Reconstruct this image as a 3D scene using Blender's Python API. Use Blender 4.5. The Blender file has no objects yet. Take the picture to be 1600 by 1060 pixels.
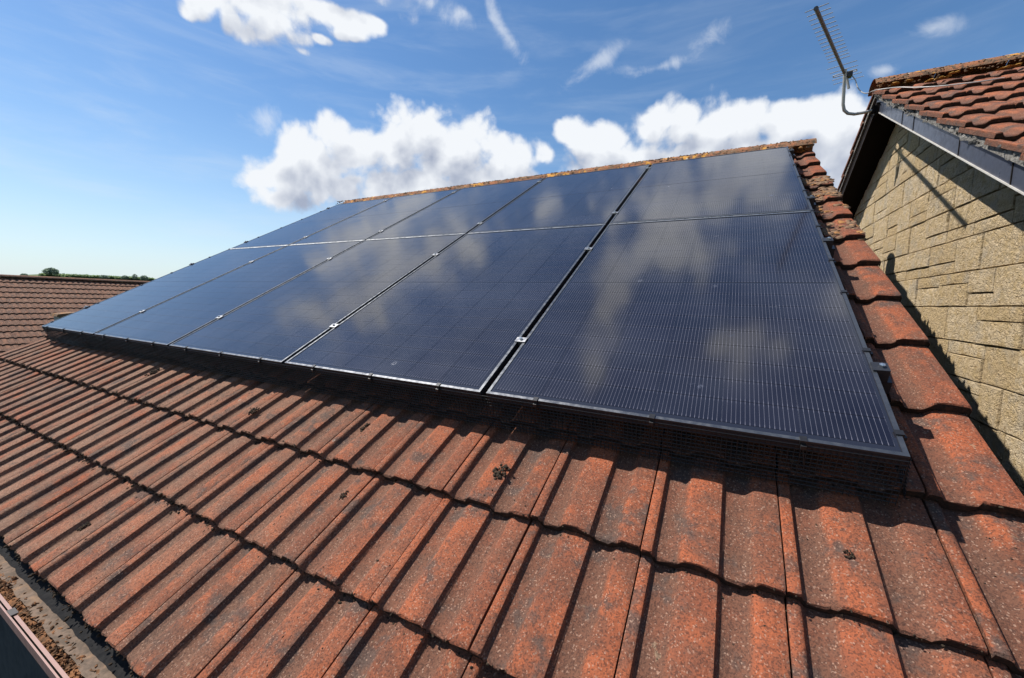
import bpy, bmesh, math, random
from mathutils import Matrix, Vector, noise

C = bpy.context.scene
random.seed(7)
COL = C.collection

# ------------------------------------------------------------------ camera
F = 628.09
CAM = Vector((-0.398499, -1.214086, 0.328488))
RW = Matrix(((0.8844162, 0.4659391, 0.0266227),
             (0.0666332, -0.0696070, -0.9953466),
             (-0.4619178, 0.8820746, -0.0926086)))      # world -> right / down / forward
cam_data = bpy.data.cameras.new('camera')
cam_data.sensor_width = 36.0
cam_data.lens = F / 1600 * 36.0
cam_data.clip_start = 0.01
cam_data.clip_end = 6000
cam = bpy.data.objects.new('camera', cam_data)
COL.objects.link(cam)
rot = Matrix((RW[0], -RW[1], -RW[2])).transposed()
cam.matrix_world = Matrix.Translation(CAM) @ rot.to_4x4()
C.camera = cam

# ------------------------------------------------------------------ sun and sky
SUN = Vector((-0.529, -0.093, 0.8435)).normalized()
sun_el = math.asin(SUN.z)
sun_az = math.atan2(SUN.x, SUN.y)
sl = bpy.data.lights.new('sun', 'SUN')
sl.energy = 5.0
sl.angle = math.radians(0.53)
sl.color = (1.0, 0.96, 0.89)
so = bpy.data.objects.new('sun', sl)
COL.objects.link(so)
so.rotation_euler = (-SUN).to_track_quat('-Z', 'Y').to_euler()
so.location = SUN * 40

C.view_settings.view_transform = 'Standard'
C.view_settings.look = 'None'
C.view_settings.gamma = 1.0
C.view_settings.use_curve_mapping = False
C.view_settings.exposure = 0.62
C.cycles.use_denoising = True
C.cycles.max_bounces = 6
C.cycles.caustics_reflective = False
C.cycles.caustics_refractive = False

CLOUDS = {
  'A': [(-0.808, 0.376, 0.454, -1.093, -0.166, 1.05, 0.035, 0.018), (-0.729, 0.521, 0.444, -1.109, 0.087, 0.994, 0.028, 0.014), (-0.656, 0.566, 0.499, -1.006, -0.366, 0.636, 0.04, 0.018), (-0.76, 0.467, 0.452, -1.102, -0.028, 1.005, 0.049, 0.028), (-0.779, 0.425, 0.461, -1.079, 0.22, 1.188, 0.032, 0.029), (-0.699, 0.539, 0.471, -1.069, -0.208, 0.801, 0.029, 0.014), (-0.786, 0.394, 0.476, -1.047, -0.31, 0.932, 0.074, 0.028), (-0.736, 0.471, 0.486, -1.044, -0.256, 0.855, 0.098, 0.049), (-0.725, 0.511, 0.462, -1.076, -0.227, 0.836, 0.044, 0.029), (-0.651, 0.557, 0.515, -1.018, -0.193, 0.745, 0.073, 0.03), (-0.609, 0.595, 0.524, -1.011, -0.162, 0.696, 0.026, 0.021)],
  'B': [(-0.84, 0.49, 0.235, -1.33, -0.17, 1.001, 0.053, 0.031), (-0.782, 0.547, 0.298, -1.263, -0.172, 0.906, 0.073, 0.054), (-0.738, 0.588, 0.331, -1.229, -0.161, 0.841, 0.064, 0.049), (-0.673, 0.666, 0.322, -1.24, -0.121, 0.75, 0.113, 0.069), (-0.615, 0.705, 0.354, -1.207, -0.102, 0.678, 0.084, 0.057), (-0.57, 0.757, 0.32, -1.244, -0.073, 0.621, 0.12, 0.076), (-0.47, 0.828, 0.305, -1.261, -0.033, 0.506, 0.117, 0.051), (-0.726, 0.643, 0.244, -1.322, -0.116, 0.817, 0.171, 0.044), (-0.39, 0.862, 0.324, -1.241, -0.005, 0.423, 0.038, 0.032), (-0.806, 0.535, 0.253, -1.312, -0.161, 0.943, 0.093, 0.043)],
  'D': [(-0.686, 0.669, 0.285, -1.28, -0.114, 0.764, 0.083, 0.054), (-0.5, 0.801, 0.328, -1.236, -0.047, 0.542, 0.072, 0.05), (-0.845, 0.486, 0.222, -1.343, -0.165, 1.011, 0.054, 0.03), (-0.74, 0.605, 0.295, -1.268, -0.144, 0.84, 0.094, 0.064), (-0.617, 0.693, 0.372, -1.187, -0.109, 0.684, 0.114, 0.063), (-0.537, 0.771, 0.343, -1.22, -0.064, 0.586, 0.12, 0.064), (-0.737, 0.483, 0.474, -1.06, -0.247, 0.855, 0.078, 0.041), (-0.45, 0.836, 0.314, -1.251, -0.027, 0.485, 0.087, 0.053), (-0.791, 0.566, 0.231, -1.337, -0.033, 0.942, 0.119, 0.054), (-0.668, 0.699, 0.253, -1.314, -0.095, 0.738, 0.194, 0.067), (-0.481, 0.833, 0.275, -1.293, -0.035, 0.513, 0.162, 0.055), (-0.834, 0.511, 0.209, -1.36, 0.002, 1.022, 0.066, 0.03), (-0.082, 0.948, 0.307, -1.257, 0.096, 0.118, 0.162, 0.061), (-0.251, 0.92, 0.3, -1.266, 0.039, 0.278, 0.112, 0.053), (0.109, 0.953, 0.283, -1.28, 0.154, -0.068, 0.092, 0.061)],
  'C': [(-0.313, 0.874, 0.372, -1.19, 0.026, 0.354, 0.067, 0.042), (-0.262, 0.901, 0.346, -1.217, 0.042, 0.299, 0.103, 0.057), (-0.171, 0.907, 0.384, -1.175, 0.085, 0.221, 0.08, 0.045), (-0.085, 0.927, 0.364, -1.195, 0.115, 0.136, 0.104, 0.06), (0.007, 0.931, 0.364, -1.193, 0.154, 0.054, 0.106, 0.053), (0.096, 0.932, 0.349, -1.208, 0.187, -0.032, 0.086, 0.044), (0.167, 0.93, 0.328, -1.229, 0.208, -0.105, 0.064, 0.05), (0.055, 0.949, 0.311, -1.251, 0.149, -0.009, 0.14, 0.045), (0.185, 0.946, 0.265, -1.298, 0.172, -0.145, 0.064, 0.063), (0.234, 0.927, 0.295, -1.264, 0.216, -0.179, 0.041, 0.058), (-0.184, 0.931, 0.315, -1.249, 0.064, 0.217, 0.134, 0.045)],
  'W': [(-0.815, 0.475, 0.332, -1.224, -0.219, 0.965, 0.030, 0.017), (-0.056, 0.87, 0.49, -1.04, -0.254, -0.083, 0.044, 0.015), (-0.265, 0.841, 0.472, -1.008, -0.486, 0.019, 0.052, 0.012), (-0.487, 0.681, 0.546, -0.991, -0.081, 0.568, 0.032, 0.013), (0.257, 0.867, 0.426, -1.103, 0.329, -0.126, 0.022, 0.011), (0.347, 0.863, 0.367, -1.169, 0.349, -0.239, 0.014, 0.01), (0.214, 0.899, 0.381, -1.164, 0.27, -0.12, 0.015, 0.008), (-0.416, 0.732, 0.539, -0.768, 0.725, 1.119, 0.063, 0.012), (-0.145, 0.872, 0.468, -1.083, -0.052, 0.137, 0.07, 0.009)],
  'O': [(-0.723, 0.385, 0.574, -0.953, -0.143, 0.981, 0.195, 0.091), (-0.621, 0.503, 0.602, -0.925, -0.0, 0.89, 0.169, 0.084), (-0.814, 0.296, 0.5, -1.047, -0.0, 1.222, 0.078, 0.042), (-0.086, 0.702, 0.707, -0.785, -0.0, 0.122, 0.22, 0.13), (0.026, 0.754, 0.656, -0.855, -0.0, -0.035, 0.1, 0.06), (-0.156, 0.624, 0.766, -0.668, -0.222, -0.028, 0.12, 0.07), (-0.239, 0.537, 0.809, -0.348, 0.534, 1.37, 0.2, 0.055), (-0.257, 0.411, 0.875, -0.342, 0.381, 1.365, 0.12, 0.05), (0.024, 0.453, 0.891, -0.471, -0.0, -0.052, 0.1, 0.06), (0.287, 0.497, 0.819, -0.611, -0.0, -0.524, 0.16, 0.08), (0.663, 0.383, 0.643, -0.873, -0.0, -1.047, 0.25, 0.1), (-0.709, -0.41, 0.574, -0.96, -0.0, 2.094, 0.25, 0.1), (0.433, -0.75, 0.5, -1.047, -0.0, -2.618, 0.3, 0.12), (-0.112, -0.633, 0.766, -0.698, -0.0, 2.967, 0.2, 0.09), (0.893, -0.157, 0.423, -1.134, -0.0, -1.745, 0.35, 0.12), (-0.377, 0.654, 0.656, -0.855, -0.0, 0.524, 0.05, 0.03)],
}


class NB:
    """small helper for building node trees"""
    def __init__(self, nt):
        self.nt = nt

    def n(self, typ, **kw):
        nd = self.nt.nodes.new(typ)
        for k, v in kw.items():
            setattr(nd, k, v)
        return nd

    def put(self, sock, v):
        if hasattr(v, 'is_output'):
            self.nt.links.new(v, sock)
        elif v is not None:
            sock.default_value = v

    def math(self, op, a, b=None, c=None, clamp=False):
        nd = self.n('ShaderNodeMath', operation=op, use_clamp=clamp)
        for i, v in enumerate((a, b, c)):
            if v is not None:
                self.put(nd.inputs[i], v)
        return nd.outputs[0]

    def vmath(self, op, a, b=None, scale=None):
        nd = self.n('ShaderNodeVectorMath', operation=op)
        self.put(nd.inputs[0], a)
        if b is not None:
            self.put(nd.inputs[1], b)
        if scale is not None:
            self.put(nd.inputs['Scale'], scale)
        return nd.outputs['Value'] if op in ('LENGTH', 'DOT_PRODUCT', 'DISTANCE') else nd.outputs[0]

    def noise(self, vec, scale, detail=4, rough=0.55, lac=2.0, out=0, dist=0.0):
        nd = self.n('ShaderNodeTexNoise')
        self.put(nd.inputs['Vector'], vec)
        nd.inputs['Scale'].default_value = scale
        nd.inputs['Detail'].default_value = detail
        nd.inputs['Roughness'].default_value = rough
        nd.inputs['Lacunarity'].default_value = lac
        nd.inputs['Distortion'].default_value = dist
        return nd.outputs[out]

    def vor(self, vec, scale, feature='F1', out='Distance', detail=0.0, rnd=1.0):
        nd = self.n('ShaderNodeTexVoronoi', feature=feature)
        self.put(nd.inputs['Vector'], vec)
        nd.inputs['Scale'].default_value = scale
        nd.inputs['Randomness'].default_value = rnd
        if 'Detail' in nd.inputs:
            nd.inputs['Detail'].default_value = detail
        return nd.outputs[out]

    def ramp(self, fac, lo, hi, a=0.0, b=1.0, smooth=True):
        nd = self.n('ShaderNodeMapRange', interpolation_type='SMOOTHSTEP' if smooth else 'LINEAR')
        self.put(nd.inputs['Value'], fac)
        nd.inputs['From Min'].default_value = lo
        nd.inputs['From Max'].default_value = hi
        nd.inputs['To Min'].default_value = a
        nd.inputs['To Max'].default_value = b
        return nd.outputs[0]

    def mix(self, fac, a, b, blend='MIX'):
        nd = self.n('ShaderNodeMix', data_type='RGBA', blend_type=blend)
        self.put(nd.inputs['Factor'], fac)
        for s, v in ((nd.inputs[6], a), (nd.inputs[7], b)):
            if isinstance(v, (tuple, list)) and len(v) == 3:
                v = (*v, 1.0)
            self.put(s, v)
        return nd.outputs[2]

    def bump(self, h, strength=0.5, dist=0.01, normal=None):
        nd = self.n('ShaderNodeBump')
        nd.inputs['Strength'].default_value = strength
        nd.inputs['Distance'].default_value = dist
        self.put(nd.inputs['Height'], h)
        if normal is not None:
            self.put(nd.inputs['Normal'], normal)
        return nd.outputs[0]


def cloud_field_group(detail, wisps=False):
    g = bpy.data.node_groups.new('cloud_field', 'ShaderNodeTree')
    g.interface.new_socket('Vector', in_out='INPUT', socket_type='NodeSocketVector')
    g.interface.new_socket('Field', in_out='OUTPUT', socket_type='NodeSocketFloat')
    b = NB(g)
    gi = b.n('NodeGroupInput').outputs[0]
    go = b.n('NodeGroupOutput')
    w = b.noise(gi, 5.0, 2, 0.5, out=1)
    w = b.vmath('SCALE', b.vmath('SUBTRACT', w, (0.5, 0.5, 0.5)), scale=0.075)
    p = b.vmath('ADD', gi, w)

    def blobs(names, width):
        acc = None
        for k in names:
            for (cx, cy, cz, ex, ey, ez, r1, r2) in CLOUDS[k]:
                m = b.n('ShaderNodeMapping', vector_type='TEXTURE')
                # a negligible dependence on the running maximum keeps the shader stack small
                q = p if acc is None else b.vmath('ADD', p, b.math('MULTIPLY', acc, 1e-7))
                b.put(m.inputs['Vector'], q)
                m.inputs['Location'].default_value = (cx, cy, cz)
                m.inputs['Rotation'].default_value = (ex, ey, ez)
                m.inputs['Scale'].default_value = (r1 * width, r2 * width, max(r1, r2))
                v = b.math('SUBTRACT', 1.0, b.vmath('LENGTH', m.outputs[0]))
                acc = v if acc is None else b.math('SMOOTH_MAX', acc, v, 0.25)
        return acc
    if wisps:
        t = b.math('ADD', blobs('W', 1.7), b.math('MULTIPLY', b.math('SUBTRACT', b.noise(p, 16.0, 6, 0.66, dist=0.4), 0.5), 2.2))
        b.put(go.inputs[0], t)
        return g
    core = b.math('MULTIPLY', blobs('ABCD', 1.06), 2.0)
    p = b.vmath('ADD', p, b.math('MULTIPLY', core, 1e-7))
    high = b.math('MULTIPLY', b.math('ADD', blobs('O', 1.15), 0.02), 1.2)
    base = b.math('MAXIMUM', core, high)
    base = b.math('MAXIMUM', b.math('MINIMUM', base, 1.3), -0.9)
    n1 = b.noise(p, 13.0, detail, 0.64)
    # billows: folded noise gives round cauliflower tops
    n2 = b.vor(p, 15.0, 'F1', 'Distance', detail=2.0)
    f = b.math('ADD', base, b.math('MULTIPLY', b.math('SUBTRACT', n1, 0.5), 1.7))
    f = b.math('ADD', f, b.math('MULTIPLY', b.math('SUBTRACT', 0.62, n2), 1.15))
    b.put(go.inputs[0], f)
    return g


world = bpy.data.worlds.new('World')
C.world = world
world.use_nodes = True
world.cycles.sampling_method = 'MANUAL'
world.cycles.sample_map_resolution = 256
wt = world.node_tree
wt.nodes.clear()
W = NB(wt)
wout = W.n('ShaderNodeOutputWorld')
bg = W.n('ShaderNodeBackground')
wt.links.new(bg.outputs[0], wout.inputs[0])
SKY_STRENGTH = 0.085
bg.inputs['Strength'].default_value = SKY_STRENGTH
sky = W.n('ShaderNodeTexSky', sky_type='NISHITA')
sky.sun_disc = False
sky.sun_elevation = sun_el
sky.sun_rotation = sun_az
sky.air_density = 1.0
sky.dust_density = 0.3
sky.ozone_density = 1.8
tc = W.n('ShaderNodeTexCoord').outputs['Generated']
hs = W.n('ShaderNodeHueSaturation')
hs.inputs['Saturation'].default_value = 1.20
hs.inputs['Value'].default_value = 1.08
wt.links.new(sky.outputs[0], hs.inputs['Color'])
skycol = hs.outputs[0]
cg = cloud_field_group(7)
cg2 = cloud_field_group(4)
cg3 = cloud_field_group(6, True)


def field(vec, g=cg):
    nd = W.n('ShaderNodeGroup')
    nd.node_tree = g
    W.put(nd.inputs[0], vec)
    return nd.outputs[0]


f0 = field(tc)
f1 = field(W.vmath('ADD', W.vmath('ADD', tc, tuple(SUN * 0.030 + Vector((0, 0, 0.035)))), W.math('MULTIPLY', f0, 1e-7)), cg2)
alpha = W.ramp(f0, -0.12, 0.66)
lit = W.math('SUBTRACT', f0, f1)
thick = W.ramp(f0, 0.20, 1.5)
sep = W.n('ShaderNodeSeparateXYZ')
W.put(sep.inputs[0], tc)
low = W.ramp(sep.outputs[2], 0.22, 0.38, 1.0, 0.0)
patch = W.ramp(W.noise(tc, 6.0, 2, 0.5), 0.30, 0.70)
shade = W.math('MULTIPLY', thick, W.math('ADD', W.math('MULTIPLY', patch, 0.34), W.math('ADD', W.math('MULTIPLY', low, 0.36), W.ramp(sep.outputs[2], 0.40, 0.56, 0.0, 0.30))))
sh = W.math('SUBTRACT', W.math('ADD', W.math('MULTIPLY', lit, 0.62), 0.70), shade)
sh = W.ramp(sh, 0.0, 1.0, 0.0, 1.0, smooth=False)
K = 0.685 / SKY_STRENGTH
ccol = W.mix(sh, (0.37 * K, 0.42 * K, 0.54 * K), (0.86 * K, 0.89 * K, 0.93 * K))
# pale summer haze toward the horizon
hz = W.math('POWER', W.math('SUBTRACT', 1.0, W.ramp(sep.outputs[2], -0.02, 0.46, smooth=False)), 2.5)
skycol = W.mix(W.math('MULTIPLY', hz, 0.92), skycol, (0.58 * K, 0.71 * K, 0.82 * K))
# thin high cirrus streaks
st = W.n('ShaderNodeMapping')
W.put(st.inputs['Vector'], tc)
st.inputs['Rotation'].default_value = (0.15, 0.25, 0.5)
st.inputs['Scale'].default_value = (1.6, 2.2, 11.0)
ci = W.ramp(W.noise(st.outputs[0], 2.2, 5, 0.6, dist=0.4), 0.40, 0.80, 0.0, 0.22)
ci = W.math('MULTIPLY', ci, W.ramp(sep.outputs[0], -0.75, 0.1, 1.0, 0.45))
skyc = W.mix(ci, skycol, (0.72 * K, 0.80 * K, 0.88 * K))
wv = W.vmath('ADD', tc, W.vmath('SCALE', (1e-7, 0, 0), scale=alpha))
skyc = W.mix(W.math('MULTIPLY', W.ramp(field(wv, cg3), 0.15, 1.25), 0.52), skyc, (0.84 * K, 0.88 * K, 0.93 * K))
final = W.mix(alpha, skyc, ccol)
wt.links.new(final, bg.inputs['Color'])

# ------------------------------------------------------------------ helpers
PM = {}


def setp(o, parent, Mw):
    """parent o and give it the world matrix Mw"""
    PM[o.name] = Mw.copy()
    if parent is not None:
        o.parent = parent
        o.matrix_local = PM[parent.name].inverted() @ Mw
    else:
        o.matrix_local = Mw


def mesh_of(name, verts, faces, mats, smooth=None, fmat=None):
    me = bpy.data.meshes.new(name)
    me.from_pydata([tuple(v) for v in verts], [], faces)
    for m in (mats if isinstance(mats, (list, tuple)) else [mats]):
        me.materials.append(m)
    if fmat:
        me.polygons.foreach_set('material_index', fmat)
    if smooth is not None:
        me.shade_smooth()
        me.set_sharp_from_angle(angle=math.radians(smooth))
    me.update()
    return me


def obj(name, me, parent=None, Mw=Matrix.Identity(4)):
    o = bpy.data.objects.new(name, me)
    COL.objects.link(o)
    setp(o, parent, Mw)
    return o


def thing(name, label, cat, Mw=Matrix.Identity(4), group=None, me=None):
    o = bpy.data.objects.new(name, me)
    COL.objects.link(o)
    setp(o, None, Mw)
    o['label'] = label
    o['category'] = cat
    if group:
        o['group'] = group
    return o


class MB:
    def __init__(self):
        self.v = []
        self.f = []

    def add(self, verts, faces):
        k = len(self.v)
        self.v += [tuple(p) for p in verts]
        self.f += [tuple(i + k for i in f) for f in faces]

    def box(self, a, b, M=None):
        (x0, y0, z0), (x1, y1, z1) = a, b
        vs = [Vector(p) for p in ((x0, y0, z0), (x1, y0, z0), (x1, y1, z0), (x0, y1, z0),
                                  (x0, y0, z1), (x1, y0, z1), (x1, y1, z1), (x0, y1, z1))]
        if M is not None:
            vs = [M @ v for v in vs]
        self.add(vs, [(3, 2, 1, 0), (4, 5, 6, 7), (0, 1, 5, 4), (1, 2, 6, 5), (2, 3, 7, 6), (3, 0, 4, 7)])

    def tube(self, pts, r, n=8, caps=True):
        pts = [Vector(p) for p in pts]
        rings = []
        up = Vector((0.13, 0.21, 0.97))
        for i, p in enumerate(pts):
            d = (pts[min(i + 1, len(pts) - 1)] - pts[max(i - 1, 0)]).normalized()
            s = d.cross(up)
            if s.length < 1e-3:
                s = d.cross(Vector((1, 0, 0)))
            s.normalize()
            t = s.cross(d)
            rr = r[i] if isinstance(r, (list, tuple)) else r
            rings.append([p + (s * math.cos(a) + t * math.sin(a)) * rr for a in [2 * math.pi * j / n for j in range(n)]])
        vs = [q for R in rings for q in R]
        fs = []
        for i in range(len(rings) - 1):
            for j in range(n):
                fs.append((i * n + j, i * n + (j + 1) % n, (i + 1) * n + (j + 1) % n, (i + 1) * n + j))
        if caps:
            fs.append(tuple(range(n))[::-1])
            fs.append(tuple((len(rings) - 1) * n + j for j in range(n)))
        self.add(vs, fs)

    def prism(self, poly, x0, x1, axis='x'):
        """extrude a polygon of (a,b) pairs along x (a->y, b->z)"""
        n = len(poly)
        vs = [(x0, a, b) for a, b in poly] + [(x1, a, b) for a, b in poly]
        fs = [tuple(range(n)), tuple(range(2 * n - 1, n - 1, -1))]
        for i in range(n):
            j = (i + 1) % n
            fs.append((i, i + n, j + n, j))
        self.add(vs, fs)

    def build(self, name, mat, smooth=None):
        me = mesh_of(name, self.v, self.f, mat, smooth)
        bm = bmesh.new()
        bm.from_mesh(me)
        bmesh.ops.recalc_face_normals(bm, faces=bm.faces)
        bm.to_mesh(me)
        bm.free()
        return me


ICO = None


def ico_data():
    global ICO
    if ICO is None:
        bm = bmesh.new()
        bmesh.ops.create_icosphere(bm, subdivisions=1, radius=1)
        a = [v.co.copy() for v in bm.verts]
        f = [tuple(v.index for v in p.verts) for p in bm.faces]
        bm.free()
        bm = bmesh.new()
        bmesh.ops.create_icosphere(bm, subdivisions=2, radius=1)
        a2 = [v.co.copy() for v in bm.verts]
        f2 = [tuple(v.index for v in p.verts) for p in bm.faces]
        bm.free()
        ICO = (a, f, a2, f2)
    return ICO


def lump(mb, pos, size, rng, fine=False, rough=0.35, basis=None):
    a, f, a2, f2 = ico_data()
    vs, fs = (a2, f2) if fine else (a, f)
    o = Vector((rng.random() * 50, rng.random() * 50, 0))
    out = []
    sx, sy, sz = size
    ang = rng.random() * 6.28
    R = Matrix.Rotation(ang, 3, 'Z')
    for v in vs:
        k = 1 + rough * (noise.noise(v * 1.7 + o) * 1.6 + (rng.random() - 0.5) * 0.5)
        q = R @ Vector((v.x * sx * k, v.y * sy * k, v.z * sz * k))
        if basis is not None:
            q = basis @ q
        out.append(Vector(pos) + q)
    mb.add(out, fs)


TH = math.radians(29.08)
RF = Matrix.Rotation(TH, 4, 'X')               # roof frame: x along eaves, y up the slope, z out of the roof
ct, st_ = math.cos(TH), math.sin(TH)


def T(x, y, z):
    return Matrix.Translation((x, y, z))


def to_px(p):
    q = RW @ (Vector(p) - CAM)
    if q.z < 0.02:
        return None
    return 800 + F * q.x / q.z, 530 + F * q.y / q.z


# ------------------------------------------------------------------ materials
def mat(name, rough=0.8, base=(0.5, 0.5, 0.5), metal=0.0, ior=1.45):
    m = bpy.data.materials.new(name)
    m.use_nodes = True
    p = m.node_tree.nodes['Principled BSDF']
    p.inputs['Base Color'].default_value = (*base, 1)
    p.inputs['Roughness'].default_value = rough
    p.inputs['Metallic'].default_value = metal
    p.inputs['IOR'].default_value = ior
    return m, NB(m.node_tree), p


def objvec(b, rnd_scale=13.0):
    t = b.n('ShaderNodeTexCoord').outputs['Object']
    oi = b.n('ShaderNodeObjectInfo').outputs['Random']
    off = b.n('ShaderNodeCombineXYZ')
    s = b.math('MULTIPLY', oi, rnd_scale)
    b.put(off.inputs[0], s)
    b.put(off.inputs[1], b.math('MULTIPLY', s, 1.7))
    b.put(off.inputs[2], b.math('MULTIPLY', s, -0.6))
    return b.vmath('ADD', t, off.outputs[0]), oi


def tile_material(name, red, dull, weather, grain=1.0):
    m, b, p = mat(name, 0.92)
    v, rnd = objvec(b)
    wpos = b.n('ShaderNodeNewGeometry').outputs['Position']
    big = b.noise(wpos, 1.3, 3, 0.55)
    mid = b.noise(v, 11.0, 5, 0.62)
    base = b.mix(b.ramp(b.math('ADD', b.math('MULTIPLY', mid, 0.65), b.math('MULTIPLY', big, 0.45)), 0.38, 0.72), red, dull)
    # each tile differs a little
    base = b.mix(b.math('MULTIPLY', b.math('POWER', rnd, 1.6), 0.70), base, tuple(c * 0.66 for c in dull))
    # dirt and algae settle in the pans, the rolls are rubbed cleaner
    so_ = b.n('ShaderNodeSeparateXYZ')
    b.put(so_.inputs[0], b.n('ShaderNodeTexCoord').outputs['Object'])
    zr = b.math('ADD', so_.outputs[2], b.math('MULTIPLY', so_.outputs[1], 0.030 / 0.346))
    pan = b.ramp(zr, 0.003, 0.017, 1.0, 0.0)
    worn = b.math('MULTIPLY', b.math('SUBTRACT', 1.0, pan), b.ramp(b.noise(v, 8.0, 4, 0.65), 0.42, 0.62, 0.0, 0.75))
    base = b.mix(worn, base, tuple(min(1, c * k) for c, k in zip(red, (1.38, 1.30, 1.1))))
    base = b.mix(b.math('MULTIPLY', pan, b.ramp(b.noise(v, 14.0, 4, 0.6), 0.25, 0.65, 0.25, 0.75)), base, (0.145, 0.073, 0.048))
    # weathering grows toward the old, damp end of the roof
    wx = b.n('ShaderNodeSeparateXYZ')
    b.put(wx.inputs[0], wpos)
    far = b.ramp(wx.outputs[0], weather[0], weather[1], 0.0, weather[2])
    far = b.math('MULTIPLY', far, b.ramp(b.noise(v, 5.0, 4, 0.6), 0.25, 0.6))
    base = b.mix(far, base, (0.27, 0.165, 0.11))
    # pale sand rubbed bare on crests
    lich = b.ramp(b.noise(v, 21.0, 5, 0.7), 0.62, 0.74)
    base = b.mix(b.math('MULTIPLY', lich, 0.55), base, (0.085, 0.07, 0.062))
    # grey-black algae blotches
    lich2 = b.ramp(b.noise(b.vmath('ADD', v, (7.1, 3.3, 1.9)), 7.0, 6, 0.7), 0.52, 0.64)
    base = b.mix(b.math('MULTIPLY', lich2, 0.82), base, (0.095, 0.070, 0.058))
    # rain streaks running down the tile
    sm_ = b.n('ShaderNodeMapping')
    b.put(sm_.inputs['Vector'], v)
    sm_.inputs['Scale'].default_value = (46.0, 3.2, 1.0)
    streak = b.ramp(b.noise(sm_.outputs[0], 1.0, 4, 0.6), 0.54, 0.72, 0.0, 0.55)
    base = b.mix(b.math('MULTIPLY', streak, b.ramp(b.noise(v, 6.0, 3, 0.6), 0.4, 0.6)), base, (0.088, 0.058, 0.045))
    # pale ochre lichen rosettes
    ros = b.ramp(b.noise(b.vmath('ADD', v, (2.2, 8.1, 4.4)), 30.0, 4, 0.6), 0.66, 0.70, 0.0, 0.5)
    base = b.mix(b.math('MULTIPLY', ros, b.ramp(b.noise(v, 3.5, 2, 0.5), 0.5, 0.58)), base, (0.33, 0.25, 0.16))
    # white droppings / lichen spots
    spots = b.ramp(b.vor(v, 9.0), 0.05, 0.085, 1.0, 0.0)
    spots = b.math('MULTIPLY', spots, b.ramp(b.noise(v, 4.0, 2, 0.5), 0.55, 0.62))
    base = b.mix(b.math('MULTIPLY', spots, 0.55), base, (0.50, 0.44, 0.36))
    # sand granules
    g1 = b.vor(v, 330.0 * grain, out='Color')
    gs = b.n('ShaderNodeSeparateColor')
    b.put(gs.inputs[0], g1)
    base = b.mix(b.ramp(gs.outputs[0], 0.50, 0.92, 0.0, 0.62), base, (0.060, 0.030, 0.023))
    base = b.mix(b.ramp(gs.outputs[1], 0.90, 0.99, 0.0, 0.55), base, (0.44, 0.28, 0.20))
    base = b.mix(1.0, base, (0.80, 0.80, 0.80), 'MULTIPLY')
    b.put(p.inputs['Base Color'], base)
    h = b.math('ADD', b.math('MULTIPLY', gs.outputs[2], 0.6), b.noise(v, 120.0 * grain, 3, 0.6))
    nrm = b.bump(h, 0.8, 0.0035)
    nrm = b.bump(b.noise(v, 24.0, 4, 0.6), 0.6, 0.007, nrm)
    b.put(p.inputs['Normal'], nrm)
    p.inputs['Specular IOR Level'].default_value = 0.25
    return m


def speckle_material(name, c1, c2, c3, s=60.0, bump=0.01, rough=0.95):
    m, b, p = mat(name, rough)
    c1, c2, c3 = [tuple(q * 0.82 for q in c) for c in (c1, c2, c3)]
    v = b.n('ShaderNodeTexCoord').outputs['Object']
    n1 = b.noise(v, s, 5, 0.65)
    n2 = b.noise(b.vmath('ADD', v, (3.1, 9.2, 5.5)), s * 0.35, 4, 0.6)
    col = b.mix(b.ramp(n1, 0.38, 0.62), c1, c2)
    col = b.mix(b.ramp(n2, 0.52, 0.66), col, c3)
    b.put(p.inputs['Base Color'], col)
    b.put(p.inputs['Normal'], b.bump(n1, 0.8, bump))
    p.inputs['Specular IOR Level'].default_value = 0.2
    return m


M_TILE = tile_material('red_concrete_tile', (0.295, 0.085, 0.041), (0.178, 0.078, 0.048), (-0.4, -3.6, 0.80))
M_EDGE = speckle_material('shaded_mossy_tile_edge', (0.060, 0.032, 0.022), (0.032, 0.022, 0.017), (0.085, 0.042, 0.027), 150, 0.004)  # edge moss, with the shade of the tile fronts put into its colour
M_TILE_N = tile_material('neighbour_concrete_tile', (0.32, 0.105, 0.052), (0.25, 0.105, 0.065), (-50, -60, 0.0))
M_TILE_F = tile_material('old_brown_concrete_tile', (0.25, 0.115, 0.072), (0.20, 0.105, 0.072), (-10, -12, 0.35), 0.2)


M_MOSS = speckle_material('dry_moss', (0.028, 0.021, 0.015), (0.060, 0.042, 0.027), (0.09, 0.05, 0.032), 180, 0.004)
M_RIDGEMOSS = speckle_material('ridge_moss_and_lichen', (0.13, 0.085, 0.055), (0.27, 0.165, 0.10), (0.36, 0.17, 0.06), 45, 0.008)
M_DEBRIS = speckle_material('gutter_moss_debris', (0.10, 0.055, 0.030), (0.24, 0.110, 0.050), (0.045, 0.034, 0.022), 38, 0.01)
M_MORTAR = speckle_material('bedding_mortar', (0.27, 0.25, 0.225), (0.15, 0.14, 0.125), (0.34, 0.32, 0.29), 65, 0.02)
M_FELT = speckle_material('dusty_eaves_felt', (0.19, 0.135, 0.10), (0.12, 0.09, 0.068), (0.24, 0.155, 0.10), 40, 0.006)
M_BLACKFELT = speckle_material('black_felt', (0.012, 0.012, 0.013), (0.022, 0.021, 0.021), (0.016, 0.015, 0.015), 60, 0.003)
M_ASPH = speckle_material('dark_paving', (0.022, 0.025, 0.027), (0.032, 0.035, 0.036), (0.018, 0.020, 0.022), 8, 0.01)
M_GRASS = speckle_material('distant_fields', (0.07, 0.11, 0.035), (0.10, 0.14, 0.05), (0.12, 0.13, 0.05), 0.05, 0.2)
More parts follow.
